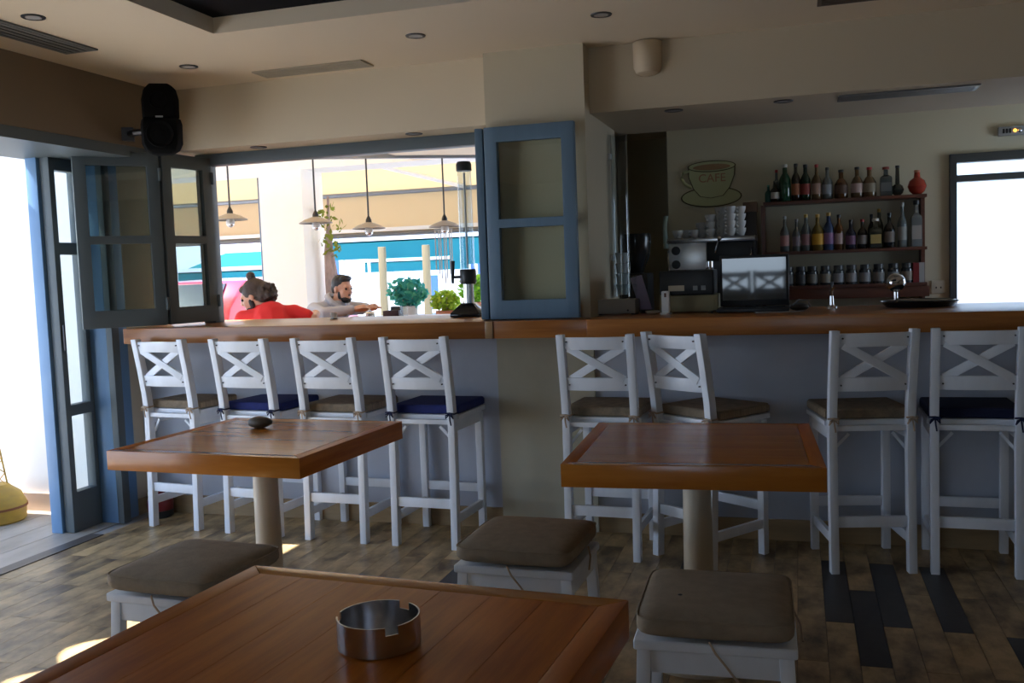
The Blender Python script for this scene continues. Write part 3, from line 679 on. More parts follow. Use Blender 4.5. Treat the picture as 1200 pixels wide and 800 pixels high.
# shelves
t = thing('bottle_shelf', 'dark red wooden wall shelf holding rows of bottles behind the bar', 'shelf', (0.30, 7.04, 1.0))
for z in (.762, .408, .165):
    B(-.535, .535, -.10, .105, z-.022, z).build('shelf_board', redbrown, t, bevel=.002)
B(-.525, .55, -.085, .105, .068, .142).build('lower_panel', redbrown, t, bevel=.002)
B(-.55, -.525, -.10, .105, 0.0, .74).build('upright', redbrown, t)
B(.505, .53, -.02, .105, 0.0, .74).build('upright', redbrown, t)
def bottle(label, x, z, h, w, col, cap, lab, shape='round', group=None, y=7.0):
    t = thing('bottle' if shape != 'jar' else 'glass_jar', label, 'bottle' if shape != 'jar' else 'jar', (x, y, z), 0, group)
    r = w/2; key = 'bottle glass %.3f %.3f %.3f' % col
    m = mat(key, col, 0.08, spec=0.8, trans=0.35)
    cm = mat('cap %.2f %.2f %.2f' % cap, cap, 0.35)
    ch = h*.09
    if shape == 'round': pr = [(r*.9, 0), (r, .006), (r, h*.52), (r*.85, h*.60), (r*.36, h*.72), (r*.33, h-ch)]
    elif shape == 'wine': pr = [(r*.9, 0), (r, .006), (r, h*.58), (r*.8, h*.66), (r*.40, h*.76), (r*.38, h-ch)]
    elif shape == 'square': pr = [(r*.95, 0), (r, .005), (r, h*.60), (r*.9, h*.66), (r*.38, h*.72), (r*.36, h-ch)]
    elif shape == 'decanter': pr = [(r*.9, 0), (r, .01), (r*.98, h*.48), (r*.6, h*.64), (r*.34, h*.70), (r*.34, h-ch)]
    elif shape == 'ball': pr = [(r*.4, 0), (r*.8, r*.35), (r, r*.9), (r*.8, r*1.5), (r*.35, r*1.85), (r*.28, h-ch)]
    else: pr = [(r*.92, 0), (r, .006), (r, h*.70), (r*.8, h*.78), (r*.8, h*.80)]; ch = h*.2
    seg = 4 if shape == 'square' else 18
    q = MB(); q.m = Matrix.Rotation(R(45), 4, 'Z') if seg == 4 else Matrix.Identity(4)
    if seg == 4: pr = [(a*1.3, b) for a, b in pr]
    q.lathe(pr, seg).build('glass', m, t, smooth=seg != 4, bevel=.004 if seg == 4 else 0)
    rr = pr[-1][0]*1.15 if shape != 'jar' else r*.85
    MB().lathe([(rr, h-ch), (rr, h*.995), (rr*.85, h)], 14).build('cap' if shape != 'jar' else 'lid', cm, t, smooth=True)
    if lab:
        lm = mat('label %.2f %.2f %.2f' % lab, lab, 0.6); z0, z1 = (h*.16, h*.46) if shape != 'jar' else (h*.12, h*.58)
        if seg == 4: B(-r*.8, r*.8, -r*.935, -r*.915, z0, z1).build('label', lm, t)
        elif shape != 'ball':
            q = MB(); V = []; F = []; nn = 10
            for k in range(nn+1):
                a = -math.pi/2-1.25+2.5*k/nn
                for zz in (z0, z1): V.append((r*1.012*math.cos(a), r*1.012*math.sin(a), zz))
            for k in range(nn): F.append((k*2, k*2+2, k*2+3, k*2+1))
            q.add(V, F).build('label', lm, t, smooth=True)
    return t
clr = (0.20, 0.22, 0.21); dkb = (0.02, 0.012, 0.008); grn = (0.01, 0.09, 0.04); dgr = (0.01, 0.04, 0.02); amb = (0.16, 0.06, 0.015); blk = (0.01, 0.01, 0.01)
wht = (0.6, 0.58, 0.52); red = (0.4, 0.03, 0.03); gold = (0.5, 0.30, 0.05); whs = (0.22, 0.13, 0.06)
G1 = 'bottles on the top shelf'; G2 = 'bottles on the middle shelf'; G3 = 'jars on the lowest shelf'
X = lambda px, z: -.222+(px-897)*.005576
top = [('short dark bottle with white diamond label at the left end of the top shelf', 909.5, .150, .065, blk, blk, wht, 'round'),
       ('tall green gin bottle on the top shelf', 921.5, .262, .080, grn, wht, None, 'wine'),
       ('slim dark brown bottle with reddish label, third on the top shelf', 934.8, .262, .062, dkb, blk, (0.35, .12, .05), 'wine'),
       ('dark green wine shaped bottle beside the brown one on the top shelf', 946.3, .252, .068, dgr, blk, (0.3, .05, .04), 'wine'),
       ('clear bottle with slanting red and white label on the top shelf', 959.7, .248, .068, whs, red, (0.42, .26, .2), 'round'),
       ('clear bottle with grey label and dark cap on the top shelf', 972.5, .222, .070, clr, blk, (0.35, .37, .4), 'round'),
       ('broad amber whisky decanter with black stopper on the top shelf', 988.8, .20, .092, amb, blk, (0.10, .05, .03), 'decanter'),
       ('whisky bottle with white and red label and black cap on the top shelf', 1007.6, .212, .084, whs, blk, (0.62, .45, .4), 'decanter'),
       ('flask shaped bottle with red cap and beige label, right half of the top shelf', 1022, .205, .092, whs, red, (0.3, .24, .16), 'decanter'),
       ('grey glass bottle with dark red cap on the top shelf', 1041, .20, .084, (0.10, .12, .12), redbrown.diffuse_color[:3] and (0.2, .03, .02), (0.14, .15, .15), 'square'),
       ('round dark bottle with big black stopper on the top shelf', 1054.3, .205, .086, (0.05, .05, .04), blk, None, 'ball'),
       ('red apple shaped bottle at the right end of the top shelf', 1076.6, .165, .124, (0.5, .05, .025), (0.45, .16, .08), None, 'ball')]
for lab, px, h, w, c, cp, l, s in top: bottle(lab, X(px, 0), 1.762, h, w, c, cp, l, s, G1)
bottle('bottle with a bright red cap behind the diamond label bottle', X(911, 0), 1.762, .235, .055, clr, red, None, 'round', G1, 7.08)
bottle('pale turquoise bottle half hidden at the far left of the top shelf', X(901, 0), 1.762, .125, .05, (0.03, .16, .13), (0.1, .3, .25), None, 'round', G1, 7.02)
midb = [('clear vodka bottle with red emblem label at the left of the middle shelf', 920.4, .252, .066, clr, (0.4, .42, .42), (0.45, .22, .2), 'round'),
        ('small clear bottle with grey cap, second on the middle shelf', 934.8, .228, .06, clr, (0.2, .2, .2), (0.25, .2, .22), 'round'),
        ('clear bottle with gold cap and pink label on the middle shelf', 946.3, .258, .062, clr, gold, (0.4, .2, .2), 'wine'),
        ('wide bottle with bright orange yellow label and gold cap', 960.4, .255, .084, (0.25, .16, .03), gold, (0.7, .36, .03), 'round'),
        ('bottle with blue and red label and gold cap on the middle shelf', 973.5, .262, .072, (0.06, .10, .22), gold, (0.25, .13, .28), 'wine'),
        ('bottle with white and red label above amber liquor', 985.6, .245, .062, amb, blk, (0.5, .35, .33), 'wine'),
        ('stubby dark bottle with violet band in the middle of the shelf', 999.7, .205, .070, (0.03, .03, .06), blk, (0.22, .10, .18), 'round'),
        ('dark bottle with red capped neck and pale label', 1013.3, .205, .068, dkb, red, (0.25, .22, .2), 'round'),
        ('square bottle with a large yellow label', 1028.6, .205, .086, (0.06, .06, .04), wht, (0.48, .35, .12), 'square'),
        ('very dark bottle with small pale label right of the yellow label', 1044.6, .24, .072, blk, blk, (0.2, .16, .13), 'round'),
        ('tall clear bottle with slim neck, second from the right end', 1059.6, .305, .064, (0.26, .30, .29), wht, (0.38, .38, .34), 'round'),
        ('tallest clear bottle at the right end of the middle shelf', 1075.5, .315, .074, (0.30, .33, .33), blk, (0.42, .38, .34), 'square')]
for lab, px, h, w, c, cp, l, s in midb: bottle(lab, X(px, 0), 1.408, h, w, c, cp, l, s, G2)
bottle('slim olive necked bottle standing behind the square yellow label bottle', X(1034, 0), 1.408, .275, .055, (0.14, .13, .06), gold, None, 'wine', G2, 7.085)
bottle('dark slim bottle behind, left of the yellow label bottle', X(1025, 0), 1.408, .24, .05, dkb, blk, None, 'wine', G2, 7.085)
jl = ['first', 'second', 'third', 'fourth', 'fifth', 'sixth', 'seventh', 'eighth', 'ninth', 'tenth']
for k, px in enumerate((924, 939.5, 953.3, 969.3, 984.8, 1000, 1016, 1032, 1049, 1064.5)):
    lc = [(0.12, .12, .11), (0.06, .06, .06), (0.24, .22, .18), (0.30, .27, .21), (0.32, .32, .34), (0.31, .3, .3), (0.3, .3, .3), (0.25, .24, .22), (0.3, .3, .29), (0.27, .22, .16)][k]
    bottle('%s lidded glass jar from the left on the lowest shelf' % jl[k], X(px, 0), 1.165, .135, .078, (0.08, .09, .10), (0.05, .05, .05), lc, 'jar', G3)
t = thing('red_white_box', 'small red and white carton at the right end of the jars', 'carton', (X(1078, 0), 7.0, 1.165))
B(-.038, .0, -.03, .03, 0, .135).build('red_half', mat('dark red card', (0.25, .02, .02), .6), t); B(.0, .034, -.03, .03, 0, .135).build('white_half', mat('grey white card', (0.45, .44, .42), .6), t)
# tall tin with brown lid left of the shelf
t = thing('grinder_tin', 'tall dark tin with brown lid left of the bottle shelf', 'tin', (-.325, 6.98, 1.0))
B(-.045, .045, -.045, .045, 0, .70).build('body', mat('dark brown tin', (0.03, .02, .016), .35), t, bevel=.005)
B(-.05, .05, -.05, .05, .70, .77).build('lid', mat('brown lid', (0.14, .07, .035), .5), t, bevel=.006)
B(-.03, .03, -.0475, -.0445, .39, .50).build('label', mat('grey label', (0.12, .12, .12), .5), t); B(-.04, .04, -.0475, -.0445, .33, .36).build('label', mat('grey label', (0.12, .12, .12), .5), t)
# coffee machine
t = thing('espresso_machine', 'steel espresso machine with two gauges on the back counter', 'coffee machine', (-0.575, 6.72, 1.0))
B(-.30, .30, -.17, .20, .05, .11).build('base_tray', blackp, t, bevel=.006)
B(-.29, .29, .02, .20, .11, .50).build('back_body', darkmetal, t, bevel=.01)
B(-.30, .30, -.17, .20, .49, .525).build('cup_rail', steel, t, bevel=.005)
B(-.285, -.03, -.14, -.02, .29, .49).build('gauge_panel', mat('bright satin steel', (.85, .85, .84), .3, .6), t, bevel=.006)
B(-.03, .29, -.12, .02, .36, .49).build('group_housing', blackp, t, bevel=.01)
for z in (.44, .345): MB().lathe([(.028, 0), (.03, .004), (.03, .012), (.024, .013)], 20).build('gauge', blackp, t, smooth=True, loc=(-.235, -.14, z)).rotation_euler = (R(90), 0, 0)
for x in (-.02, .16):
    MB().lathe([(.036, .30), (.036, .37)], 16, (x, -.06, 0)).build('group_head', chrome, t, smooth=True)
    MB().tube([(x, -.09, .31), (x, -.22, .30)], [.012, .014], 8).build('portafilter', blackp, t, smooth=True)
for x in (-.285, .27): MB().tube([(x, -.15, .44), (x, -.19, .40), (x+.01, -.20, .28), (x+.015, -.19, .20)], .007, 8).build('steam_pipe', chrome, t, smooth=True)
MB().tube([(.03, -.12, .42), (.06, -.19, .50)], .008, 8).ell((.065, -.20, .515), .016, 10, 8).build('lever', chrome, t, smooth=True)
MB().tube([(-.30, -.15, .46), (-.305, -.17, .60), (-.295, -.16, .68)], [.018, .014, .016], 8).build('handle_lever', mat('pale green glaze', (.35, .42, .36), .2), t, smooth=True)
for sx_ in (-1, 1):
    for sy_ in (-.13, .16): MB().lathe([(.02, 0), (.02, .05)], 10, (sx_*.26, sy_, 0)).build('foot', blackp, t, smooth=True)
cup_proto = thing('coffee_cup', 'white coffee cup in one of the stacks on the espresso machine', 'cup', (0, 0, 0), 0, 'cups stacked on the espresso machine')
MB().lathe([(.020, 0), (.024, .004), (.036, .035), (.038, .055), (.035, .055), (.032, .034), (.018, .008), (0, .008)], 18, cap1=False).build('bowl', porcelain, cup_proto, smooth=True)
MB().tube([(.034, 0, .045), (.052, 0, .042), (.054, 0, .024), (.032, 0, .018)], .004, 6).build('handle', porcelain, cup_proto, smooth=True)
first = True
o_ = ['first', 'second', 'third', 'fourth', 'fifth', 'sixth', 'seventh', 'eighth', 'left', 'middle', 'right']
l_ = {1: ['only'], 2: ['lower', 'upper'], 3: ['bottom', 'middle', 'top'], 4: ['bottom', 'second lowest', 'second highest', 'top']}
for i, (px, n_, y) in enumerate(((797, 1, 6.62), (806, 1, 6.65), (816, 1, 6.63), (824, 2, 6.68), (835, 3, 6.63), (846, 4, 6.68), (858, 4, 6.62), (869, 4, 6.68), (840, 3, 6.77), (852, 4, 6.78), (864, 4, 6.79))):
    x = -.80+(px-797)*.00585
    for k in range(n_):
        p = ((x, y, 1.5255+k*.049), R(-140+px*7 % 60))
        lab = ('white cup, %s of the %s front stack from the left on the espresso machine' if i < 8 else 'white cup, %s of the %s stack in the rear row on the espresso machine') % (l_[n_][k], o_[i])
        if first: cup_proto.location, cup_proto.rotation_euler = p[0], (0, 0, p[1]); cup_proto['label'] = lab; first = False
        else: dup(cup_proto, *p, lab)
# coffee grinder in the dark
t = thing('coffee_grinder', 'black coffee grinder in the shade left of the espresso machine', 'grinder', (-1.0, 6.05, 1.0))
B(-.09, .09, -.12, .14, 0, .30).build('body', blackp, t, bevel=.015)
MB().lathe([(.04, .30), (.085, .40), (.10, .52), (.095, .55)], 18).build('hopper', mat('smoked plastic', (.02, .02, .018), .15), t, smooth=True)
MB().tube([(0, -.12, .24), (0, -.21, .21)], .022, 10).build('spout', blackp, t, smooth=True)
B(-.05, .05, -.23, -.12, .0, .02).build('tray', darkmetal, t)
o = struct('trim_side_counter', B(-1.5, -.92, 5.45, 6.4, .92, 1.0), redbrown)
o['kind'] = 'thing'; o.name = 'side_counter'; tag(o, 'dark side counter in the shadow behind the pillar', 'counter')
# cup wall art
t = thing('wall_sign', 'cut out cup and saucer sign reading CAFE on the bar wall', 'sign', (-0.612, 7.148, 1.94))
artm = mat('yellowish sign paint', (.52, .54, .30), .7); outm = mat('dark sign outline', (.10, .08, .035), .7); brn = mat('brown sign coffee', (.36, .22, .11), .7); redl = mat('red sign letters', (.42, .20, .12), .7)
def poly(pts, y0, y1):
    k = len(pts); V = [(x, y0, z) for x, z in pts]+[(x, y1, z) for x, z in pts]
    return MB().add(V, [tuple(range(k)), tuple(reversed(range(k, 2*k)))]+[(i, (i+1) % k, (i+1) % k+k, i+k) for i in range(k)])
el = lambda cx, cz, a, b, n_=32, a0=0, a1=2*math.pi: [(cx+a*math.cos(a0+(a1-a0)*i/n_), cz+b*math.sin(a0+(a1-a0)*i/n_)) for i in range(n_)]
poly(el(0.0, -.105, .222, .075), -.008, 0).build('saucer_outline', outm, t); poly(el(0.0, -.105, .212, .066), -.011, -.002).build('saucer', artm, t)
cupo = [(-.165, .12)]+[(-.165+.05*0, .05), (-.13, -.04), (-.08, -.10), (.0, -.115), (.09, -.10), (.14, -.04), (.175, .05), (.18, .12)]
poly(cupo, -.014, 0).build('cup_outline', outm, t); poly([(x*.95, z*.95-.002) for x, z in cupo], -.017, -.004).build('cup', artm, t)
poly(el(.008, .118, .175, .042), -.019, -.004).build('rim_outline', outm, t); poly(el(.008, .118, .166, .035), -.022, -.006).build('rim', artm, t); poly(el(.008, .112, .135, .022), -.024, -.008).build('coffee', brn, t)
MB().tube([(-.15, -.008, .09), (-.20, -.008, .085), (-.215, -.008, .04), (-.19, -.008, .0), (-.14, -.008, -.03)], .012, 8).build('cup_handle', artm, t, smooth=True)
def text(s, size, m, parent, loc, rot, name='lettering', ext=.001):
    cu = bpy.data.curves.new(name, 'FONT'); cu.body = s; cu.size = size; cu.extrude = ext; cu.align_x = 'CENTER'; cu.align_y = 'CENTER'; cu.materials.append(m)
    o = bpy.data.objects.new(name, cu); COL.objects.link(o); me = bpy.data.meshes.new_from_object(o.evaluated_get(bpy.context.evaluated_depsgraph_get())); bpy.data.objects.remove(o); me.materials.clear(); me.materials.append(m)
    return plain(name, me, parent, loc, rot)
text('CAFE', .085, redl, t, (.01, -.0185, .03), (R(90), 0, 0))
# back window and emergency light
w2 = struct('window_2', MB().plate([1.0, 2.25], [.88, 2.03], [(1.045, 2.2, .92, 1.84), (1.045, 2.2, 1.885, 1.97)], 7.11, 7.20, 'y'), mat('dark grey window frame', (.06, .065, .065), .45), bevel=.004)
for a, b in ((.92, 1.84), (1.885, 1.97)): B(1.04, 2.205, 7.15, 7.156, a-.005, b+.005).build('pane', pane, w2)
t = thing('emergency_light', 'small emergency light with amber lamp above the back window', 'emergency light', (1.40, 7.14, 2.16))
B(-.10, .10, -.035, .008, -.03, .03).build('case', greymetal, t, bevel=.006)
for x in (-.07, -.05, -.03): B(x-.006, x+.006, -.038, -.034, -.015, .015).build('slot', blackp, t)
MB().ell((.0, -.036, 0), (.010, .006, .010), 10, 8).build('amber_lamp', mat('amber lamp', (1, .4, .05), .3, emit=(1, .35, .03), estr=3.0), t, smooth=True)
MB().ell((.03, -.036, 0), (.014, .008, .014), 10, 8).build('clear_lamp', chrome, t, smooth=True)
t = thing('wall_socket', 'cream wall socket beside the back window', 'socket', (0.93, 7.15, 1.12))
B(-.045, .045, -.012, 0, -.04, .05).build('plate', creamplastic, t, bevel=.003)
for x in (-.015, .015): B(x-.004, x+.004, -.0135, -.011, -.006, .006).build('hole', blackp, t)
# ------------------------------------------------------------------ floor things at left
t = thing('red_pot', 'small red and black pot on the floor under the leftmost bar stool', 'pot', (-3.545, 4.51, 0)); t.scale = (.92, .92, 1)
MB().lathe([(.055, 0), (.075, .01), (.078, .045)], 20).build('black_base', blackp, t, smooth=True)
MB().lathe([(.076, .046), (.08, .09), (.06, .15), (.045, .16)], 20).build('red_body', mat('dark red enamel', (.16, .010, .012), .4), t, smooth=True)
MB().lathe([(.05, .16), (.05, .185), (.02, .20)], 20).build('black_lid', blackp, t, smooth=True)
yel = mat('chipped yellow paint', (.62, .38, .05), .55, col2=(.50, .30, .06), vscale=(8, 8, 20), bump=.15, bscale=30)
t = thing('buoy_lantern', 'yellow metal buoy with lattice tower outside the terrace door', 'buoy', (-4.50, 4.26, 0))
MB().lathe([(.16, 0), (.17, .01), (.175, .085)], 28).build('lower_drum', yel, t, smooth=True)
MB().lathe([(.178, .087), (.176, .10), (.15, .16), (.10, .20), (.085, .215)], 28).build('dome', yel, t, smooth=True)
MB().lathe([(.181, .08), (.181, .093)], 28).build('rust_band', mat('rusty red paint', (.28, .10, .04), .7), t, smooth=True)
for k in range(4):
    a = math.pi/4+k*math.pi/2; b = a+math.pi/2
    c0 = (.08*math.cos(a), .08*math.sin(a)); c1 = (.08*math.cos(b), .08*math.sin(b)); tp = .28
    MB().tube([(*c0, .20), (c0[0]*tp, c0[1]*tp, .66)], .005, 6).build('tower_leg', yel, t, smooth=True)
    q = MB()
    for i in range(6):
        u0, u1 = i/6, (i+1)/6; s0, s1 = 1-(1-tp)*u0, 1-(1-tp)*u1; z0, z1 = .20+.46*u0, .20+.46*u1
        p = (c0 if i % 2 == 0 else c1); r = (c1 if i % 2 == 0 else c0)
        q.tube([(p[0]*s0, p[1]*s0, z0), (r[0]*s1, r[1]*s1, z1)], .003, 5)
    q.build('lattice', yel, t)
MB().lathe([(.03, .66), (.035, .67), (.03, .72), (.01, .75)], 14).build('lantern', mat('red lantern', (.35, .05, .03), .4), t, smooth=True)
# ------------------------------------------------------------------ outside: terrace, street, people
struct('floor_street', B(-45, 14, 5.2, 45, -.1, -.004), pale_ground)
struct('floor_outer', B(-45, -12, -20, 5.2, -.1, -.008), pale_ground)
struct('wall_exterior', B(-4.0, -1.5, 4.93, 5.16, 0, 1.014), white_ext)
awn = clothmat('cream awning cloth', (.72, .59, .40), .50); teal = clothmat('teal awning cloth', (.03, .20, .225), .22)
barm = mat('grey awning bar', (.22, .25, .30), .4, .3)
t = thing('terrace_awning', 'cream cloth awning over the terrace outside the bar window', 'awning')
MB().hexa([(-10, 5.35, 2.86), (-1.75, 5.35, 2.86), (-1.75, 8.74, 2.68), (-10, 8.74, 2.68)], [(-10, 5.35, 2.865), (-1.75, 5.35, 2.865), (-1.75, 8.74, 2.685), (-10, 8.74, 2.685)]).build('canopy', awn, t)  # added unseen cloth up to the lintel, passes light to the terrace
MB().hexa([(-10, 9.22, 2.62), (-1.75, 9.22, 2.62), (-1.75, 10.6, 2.36), (-10, 10.6, 2.36)], [(-10, 9.22, 2.625), (-1.75, 9.22, 2.625), (-1.75, 10.6, 2.365), (-10, 10.6, 2.365)]).build('canopy', awn, t)
B(-10, -1.75, 10.60, 10.605, 1.86, 2.37).build('valance', awn, t)
MB().tube([(-10, 10.57, 2.35), (-1.75, 10.57, 2.35)], .03, 8).build('front_bar', barm, t); MB().tube([(-10, 10.57, 1.85), (-1.75, 10.57, 1.85)], .03, 8).build('lower_bar', mat('dark grey awning bar', (.12, .12, .12), .5), t)
B(-10, -1.75, 10.56, 10.58, 1.885, 1.93).build('light_strip', mat('white bar', (.75, .75, .75), .4), t)
for x in (-8.0, -2.4): MB().tube([(x, 5.35, 2.83), (x, 8.74, 2.65)], .02, 8).build('arm', barm, t)
MB().tube([(-4.50, 9.28, 2.585), (-3.75, 10.5, 2.36)], .03, 6).build('arm', mat('white awning arm', (.85, .85, .85), .4), t)
MB().tube([(-5.80, 9.45, 0), (-5.80, 9.45, 2.56)], .045, 10).build('leg', mat('dark blue post', (.06, .09, .14), .4), t, smooth=True)
struct('wall_lintel', B(-10, -1.75, 8.75, 9.20, 2.47, 2.75), white_ext)
col = struct('wall_column', B(-5.40, -4.90, 8.75, 9.20, 0, 2.47), mat('cream column plaster', (.90, .88, .84), .85, bump=.1, bscale=30))
bm_ = thing('terrace_beam', 'grey metal beam carrying the pendant lamps outside', 'beam')
MB().bar((-5.2, 7.0, 2.43), (-2.6, 8.55, 2.43), .05, .05, (0, 0, 1)).build('bar', barm, bm_)
for p in ((-5.0, 7.12), (-2.75, 8.45)): MB().tube([(*p, 2.43), (*p, 2.86 - (p[1]-5.35)*.053)], .012, 6).build('hanger', barm, bm_)
shadem = mat('aged white enamel shade', (.34, .31, .27), .5); inm = mat('white enamel', (.7, .7, .68), .4)
for lab, x, y, z in (('leftmost enamel pendant lamp outside, beside the grey window leaf', -4.77, 7.24, 1.89), ('pendant lamp hanging before the cream column', -4.14, 7.62, 1.845),
                     ('third pendant lamp from the left outside the bar window', -3.735, 7.86, 1.785), ('rightmost pendant lamp, beside the clear beer tower', -3.135, 8.22, 1.785)):
    t = thing('pendant_lamp', lab, 'pendant lamp', (x, y, z), 0, 'enamel pendant lamps over the terrace')
    MB().lathe([(.148, -.012), (.15, -.006), (.10, .022), (.045, .042), (.02, .05), (.018, .046), (.045, .036), (.10, .015)], 28, cap0=False, cap1=False).build('shade', shadem, t, smooth=True)
    MB().lathe([(.028, .045), (.026, .07), (.014, .095), (.006, .11)], 14).build('socket', blackp, t, smooth=True)
    MB().ell((0, 0, -.028), (.038, .038, .04), 16, 10).build('bulb', inm, t, smooth=True); MB().ell((0, 0, -.045), (.033, .033, .030), 16, 8).build('bulb_mirror', chrome, t, smooth=True)
    MB().tube([(0, 0, .10), (0, 0, 2.405-z)], .008, 6).build('rod', darkmetal, t)
# vine on a pinkish trunk
leafm = clothmat('olive vine leaf', (.22, .26, .05), .4); bark = mat('pinkish grey bark', (.36, .27, .25), .9, var=.3, vscale=(10, 10, 4), bump=.5, bscale=20)
def leaves(n_, c, r, s, rnd, m, name, parent, drop=0):
    q = MB()
    for _ in range(n_):
        while True:
            p = [rnd.uniform(-1, 1) for _ in range(3)]
            if sum(a*a for a in p) < 1: break
        p = Vector((c[0]+p[0]*r[0], c[1]+p[1]*r[1], c[2]+p[2]*r[2])); e = Euler([rnd.uniform(0, 6.3) for _ in range(3)]).to_matrix(); l = s*rnd.uniform(.6, 1.2)
        q.add([tuple(p+e @ Vector(v)) for v in ((0, -l, 0), (l*.45, -l*.1, l*.08), (0, l, 0), (-l*.45, -l*.1, l*.08))], [(0, 1, 2, 3)])
    o = q.build(name, m, parent); o['kind'] = 'stuff'; return o
t = thing('climbing_vine', 'thin climbing vine on a pinkish trunk beside the column', 'vine', (-4.74, 9.05, 0)); rn = random.Random(3)
MB().tube([(-.02, 0, 0), (0, 0, .8), (-.02, 0, 1.3), (-.04, 0, 1.62), (-.03, 0, 1.9), (-.02, 0, 2.2)], [.085, .08, .075, .05, .02, .012], 10).build('trunk', bark, t, smooth=True)
leaves(60, (.02, -.05, 1.85), (.15, .10, .32), .045, rn, leafm, 'foliage', t)
# planters
def shrub(label, x, y, z, rx, rz, cols, n_, s, pot, seed, pr=.12, flower=None):
    t = thing('potted_shrub', label, 'plant', (x, y, 0), 0, 'shrubs along the terrace'); rn = random.Random(seed)
    MB().lathe([(pr*.7, 0), (pr, z-rz*.8), (pr*1.06, z-rz*.75), (pr*.9, z-rz*.75)], 16).build('pot', pot, t, smooth=True)
    for k in range(5):
        a = k*1.3; MB().tube([(0, 0, z-rz*.8), (rx*.4*math.cos(a), rx*.4*math.sin(a), z), (rx*.6*math.cos(a), rx*.6*math.sin(a), z+rz*.5)], .006, 5).build('stem', bark, t)
    for k, c in enumerate(cols): leaves(n_, (0, 0, z+rz*.15), (rx, rx*.8, rz), s, rn, clothmat('leaf %.2f %.2f %.2f' % c, c, .5), 'foliage', t)
    if flower: leaves(40, (0, 0, z+rz*.4), (rx*.9, rx*.7, rz*.7), .035, rn, clothmat('flower %.2f %.2f %.2f' % flower, flower, .4), 'flowers', t)
terra = mat('terracotta pot', (.42, .16, .08), .8); greyp = mat('pale stone pot', (.5, .48, .44), .8)
shrub('blue green leafy shrub behind the cups outside', -4.25, 9.85, 1.12, .24, .17, ((.06, .30, .26), (.10, .36, .24)), 150, .06, greyp, 1)
shrub('yellow green bushy plant in the middle of the terrace planting', -3.80, 9.90, 1.02, .17, .12, ((.40, .52, .06), (.30, .45, .06)), 130, .05, terra, 2)
shrub('bright green round shrub in a terracotta pot beside the beer tower', -3.43, 9.80, 1.14, .17, .16, ((.32, .55, .05), (.22, .48, .06)), 170, .05, terra, 3)
shrub('loose low shrub with pink flowers behind the bright green one', -3.78, 10.9, 1.12, .22, .14, ((.20, .35, .10),), 90, .05, greyp, 4, flower=(.55, .12, .22))
t = thing('shell_mobile', 'hanging mobile of pale strands outside near the beer tower', 'mobile', (-3.53, 9.2, 1.80))
for k in range(7): MB().tube([(-.09+k*.03, .02*(k % 2), 0), (-.09+k*.03, .02*(k % 2), -.56+.05*abs(3-k))], .006, 6).build('strand', shadem, t)
MB().tube([(-.10, 0, 0), (.10, 0, 0)], .008, 6).build('rail', barm, t)
# teal awnings over the street, posts, building
def teal_awn(label, x0, x1, y, z0, z1):
    t = thing('teal_awning', label, 'awning', (0, 0, 0), 0, 'teal awnings across the street')
    MB().hexa([(x0, y, z1-.03), (x1, y, z1-.03), (x1, y+2.2, z1+.5), (x0, y+2.2, z1+.5)], [(x0, y, z1), (x1, y, z1), (x1, y+2.2, z1+.53), (x0, y+2.2, z1+.53)]).build('canopy', teal, t)
    B(x0, x1, y, y+.02, z0, z1).build('valance', teal, t)
    B(x0, x1, y-.05, y-.02, z1, z1+.10).build('front_bar', mat('white bar', (.75, .75, .75), .4), t)
    for x in (x0+.1, x1-.1): MB().tube([(x, y+2.0, 0), (x, y+2.0, z1+.45)], .04, 8).build('post', mat('white bar', (.75, .75, .75), .4), t)
teal_awn('large teal awning at the right, nearest across the street', -10.6, -6.2, 20, 1.75, 2.16)
teal_awn('lower teal awning behind the large one', -14.0, -10.3, 29, 1.48, 1.82)
teal_awn('small teal awning farther right behind the posts', -9.6, -6.0, 25.5, 1.60, 1.95)
teal_awn('teal awning seen at the left between window leaf and column', -15.5, -11.6, 21, 1.28, 1.62)
wp = mat('pale yellow wood post', (.22, .16, .07), .7)
for k, (x, lab) in enumerate(((-9.02, 'left pale wooden post across the street'), (-7.95, 'right pale wooden post across the street'))):
    t = thing('wooden_post', lab, 'post', (x, 19.6, 0), 0, 'wooden posts across the street')
    B(-.075, .075, -.06, .06, 0, 2.0).build('shaft', wp, t, bevel=.01); B(-.13, .13, -.11, .11, 0, .08).build('foot', wp, t)
t = thing('white_house', 'bright white building far behind the teal awnings', 'building', (-16, 34, 0))
B(-16, 18, 0, .4, 0, 5.5).build('wall', white_ext, t)
bl = mat('blue painted door', (.06, .16, .45), .5)
for x, z0, w_, h_ in ((2.4, 0, .5, 1.3), (-2.0, 0, .9, 2.1), (4.5, 0, .9, 2.1)):
    d = B(x-w_/2, x+w_/2, -.06, 0, z0, z0+h_).build('door', bl, t)
for x in (-4.5,): B(x-.35, x+.35, -.05, 0, 1.15, 1.55).build('window', bl, t)
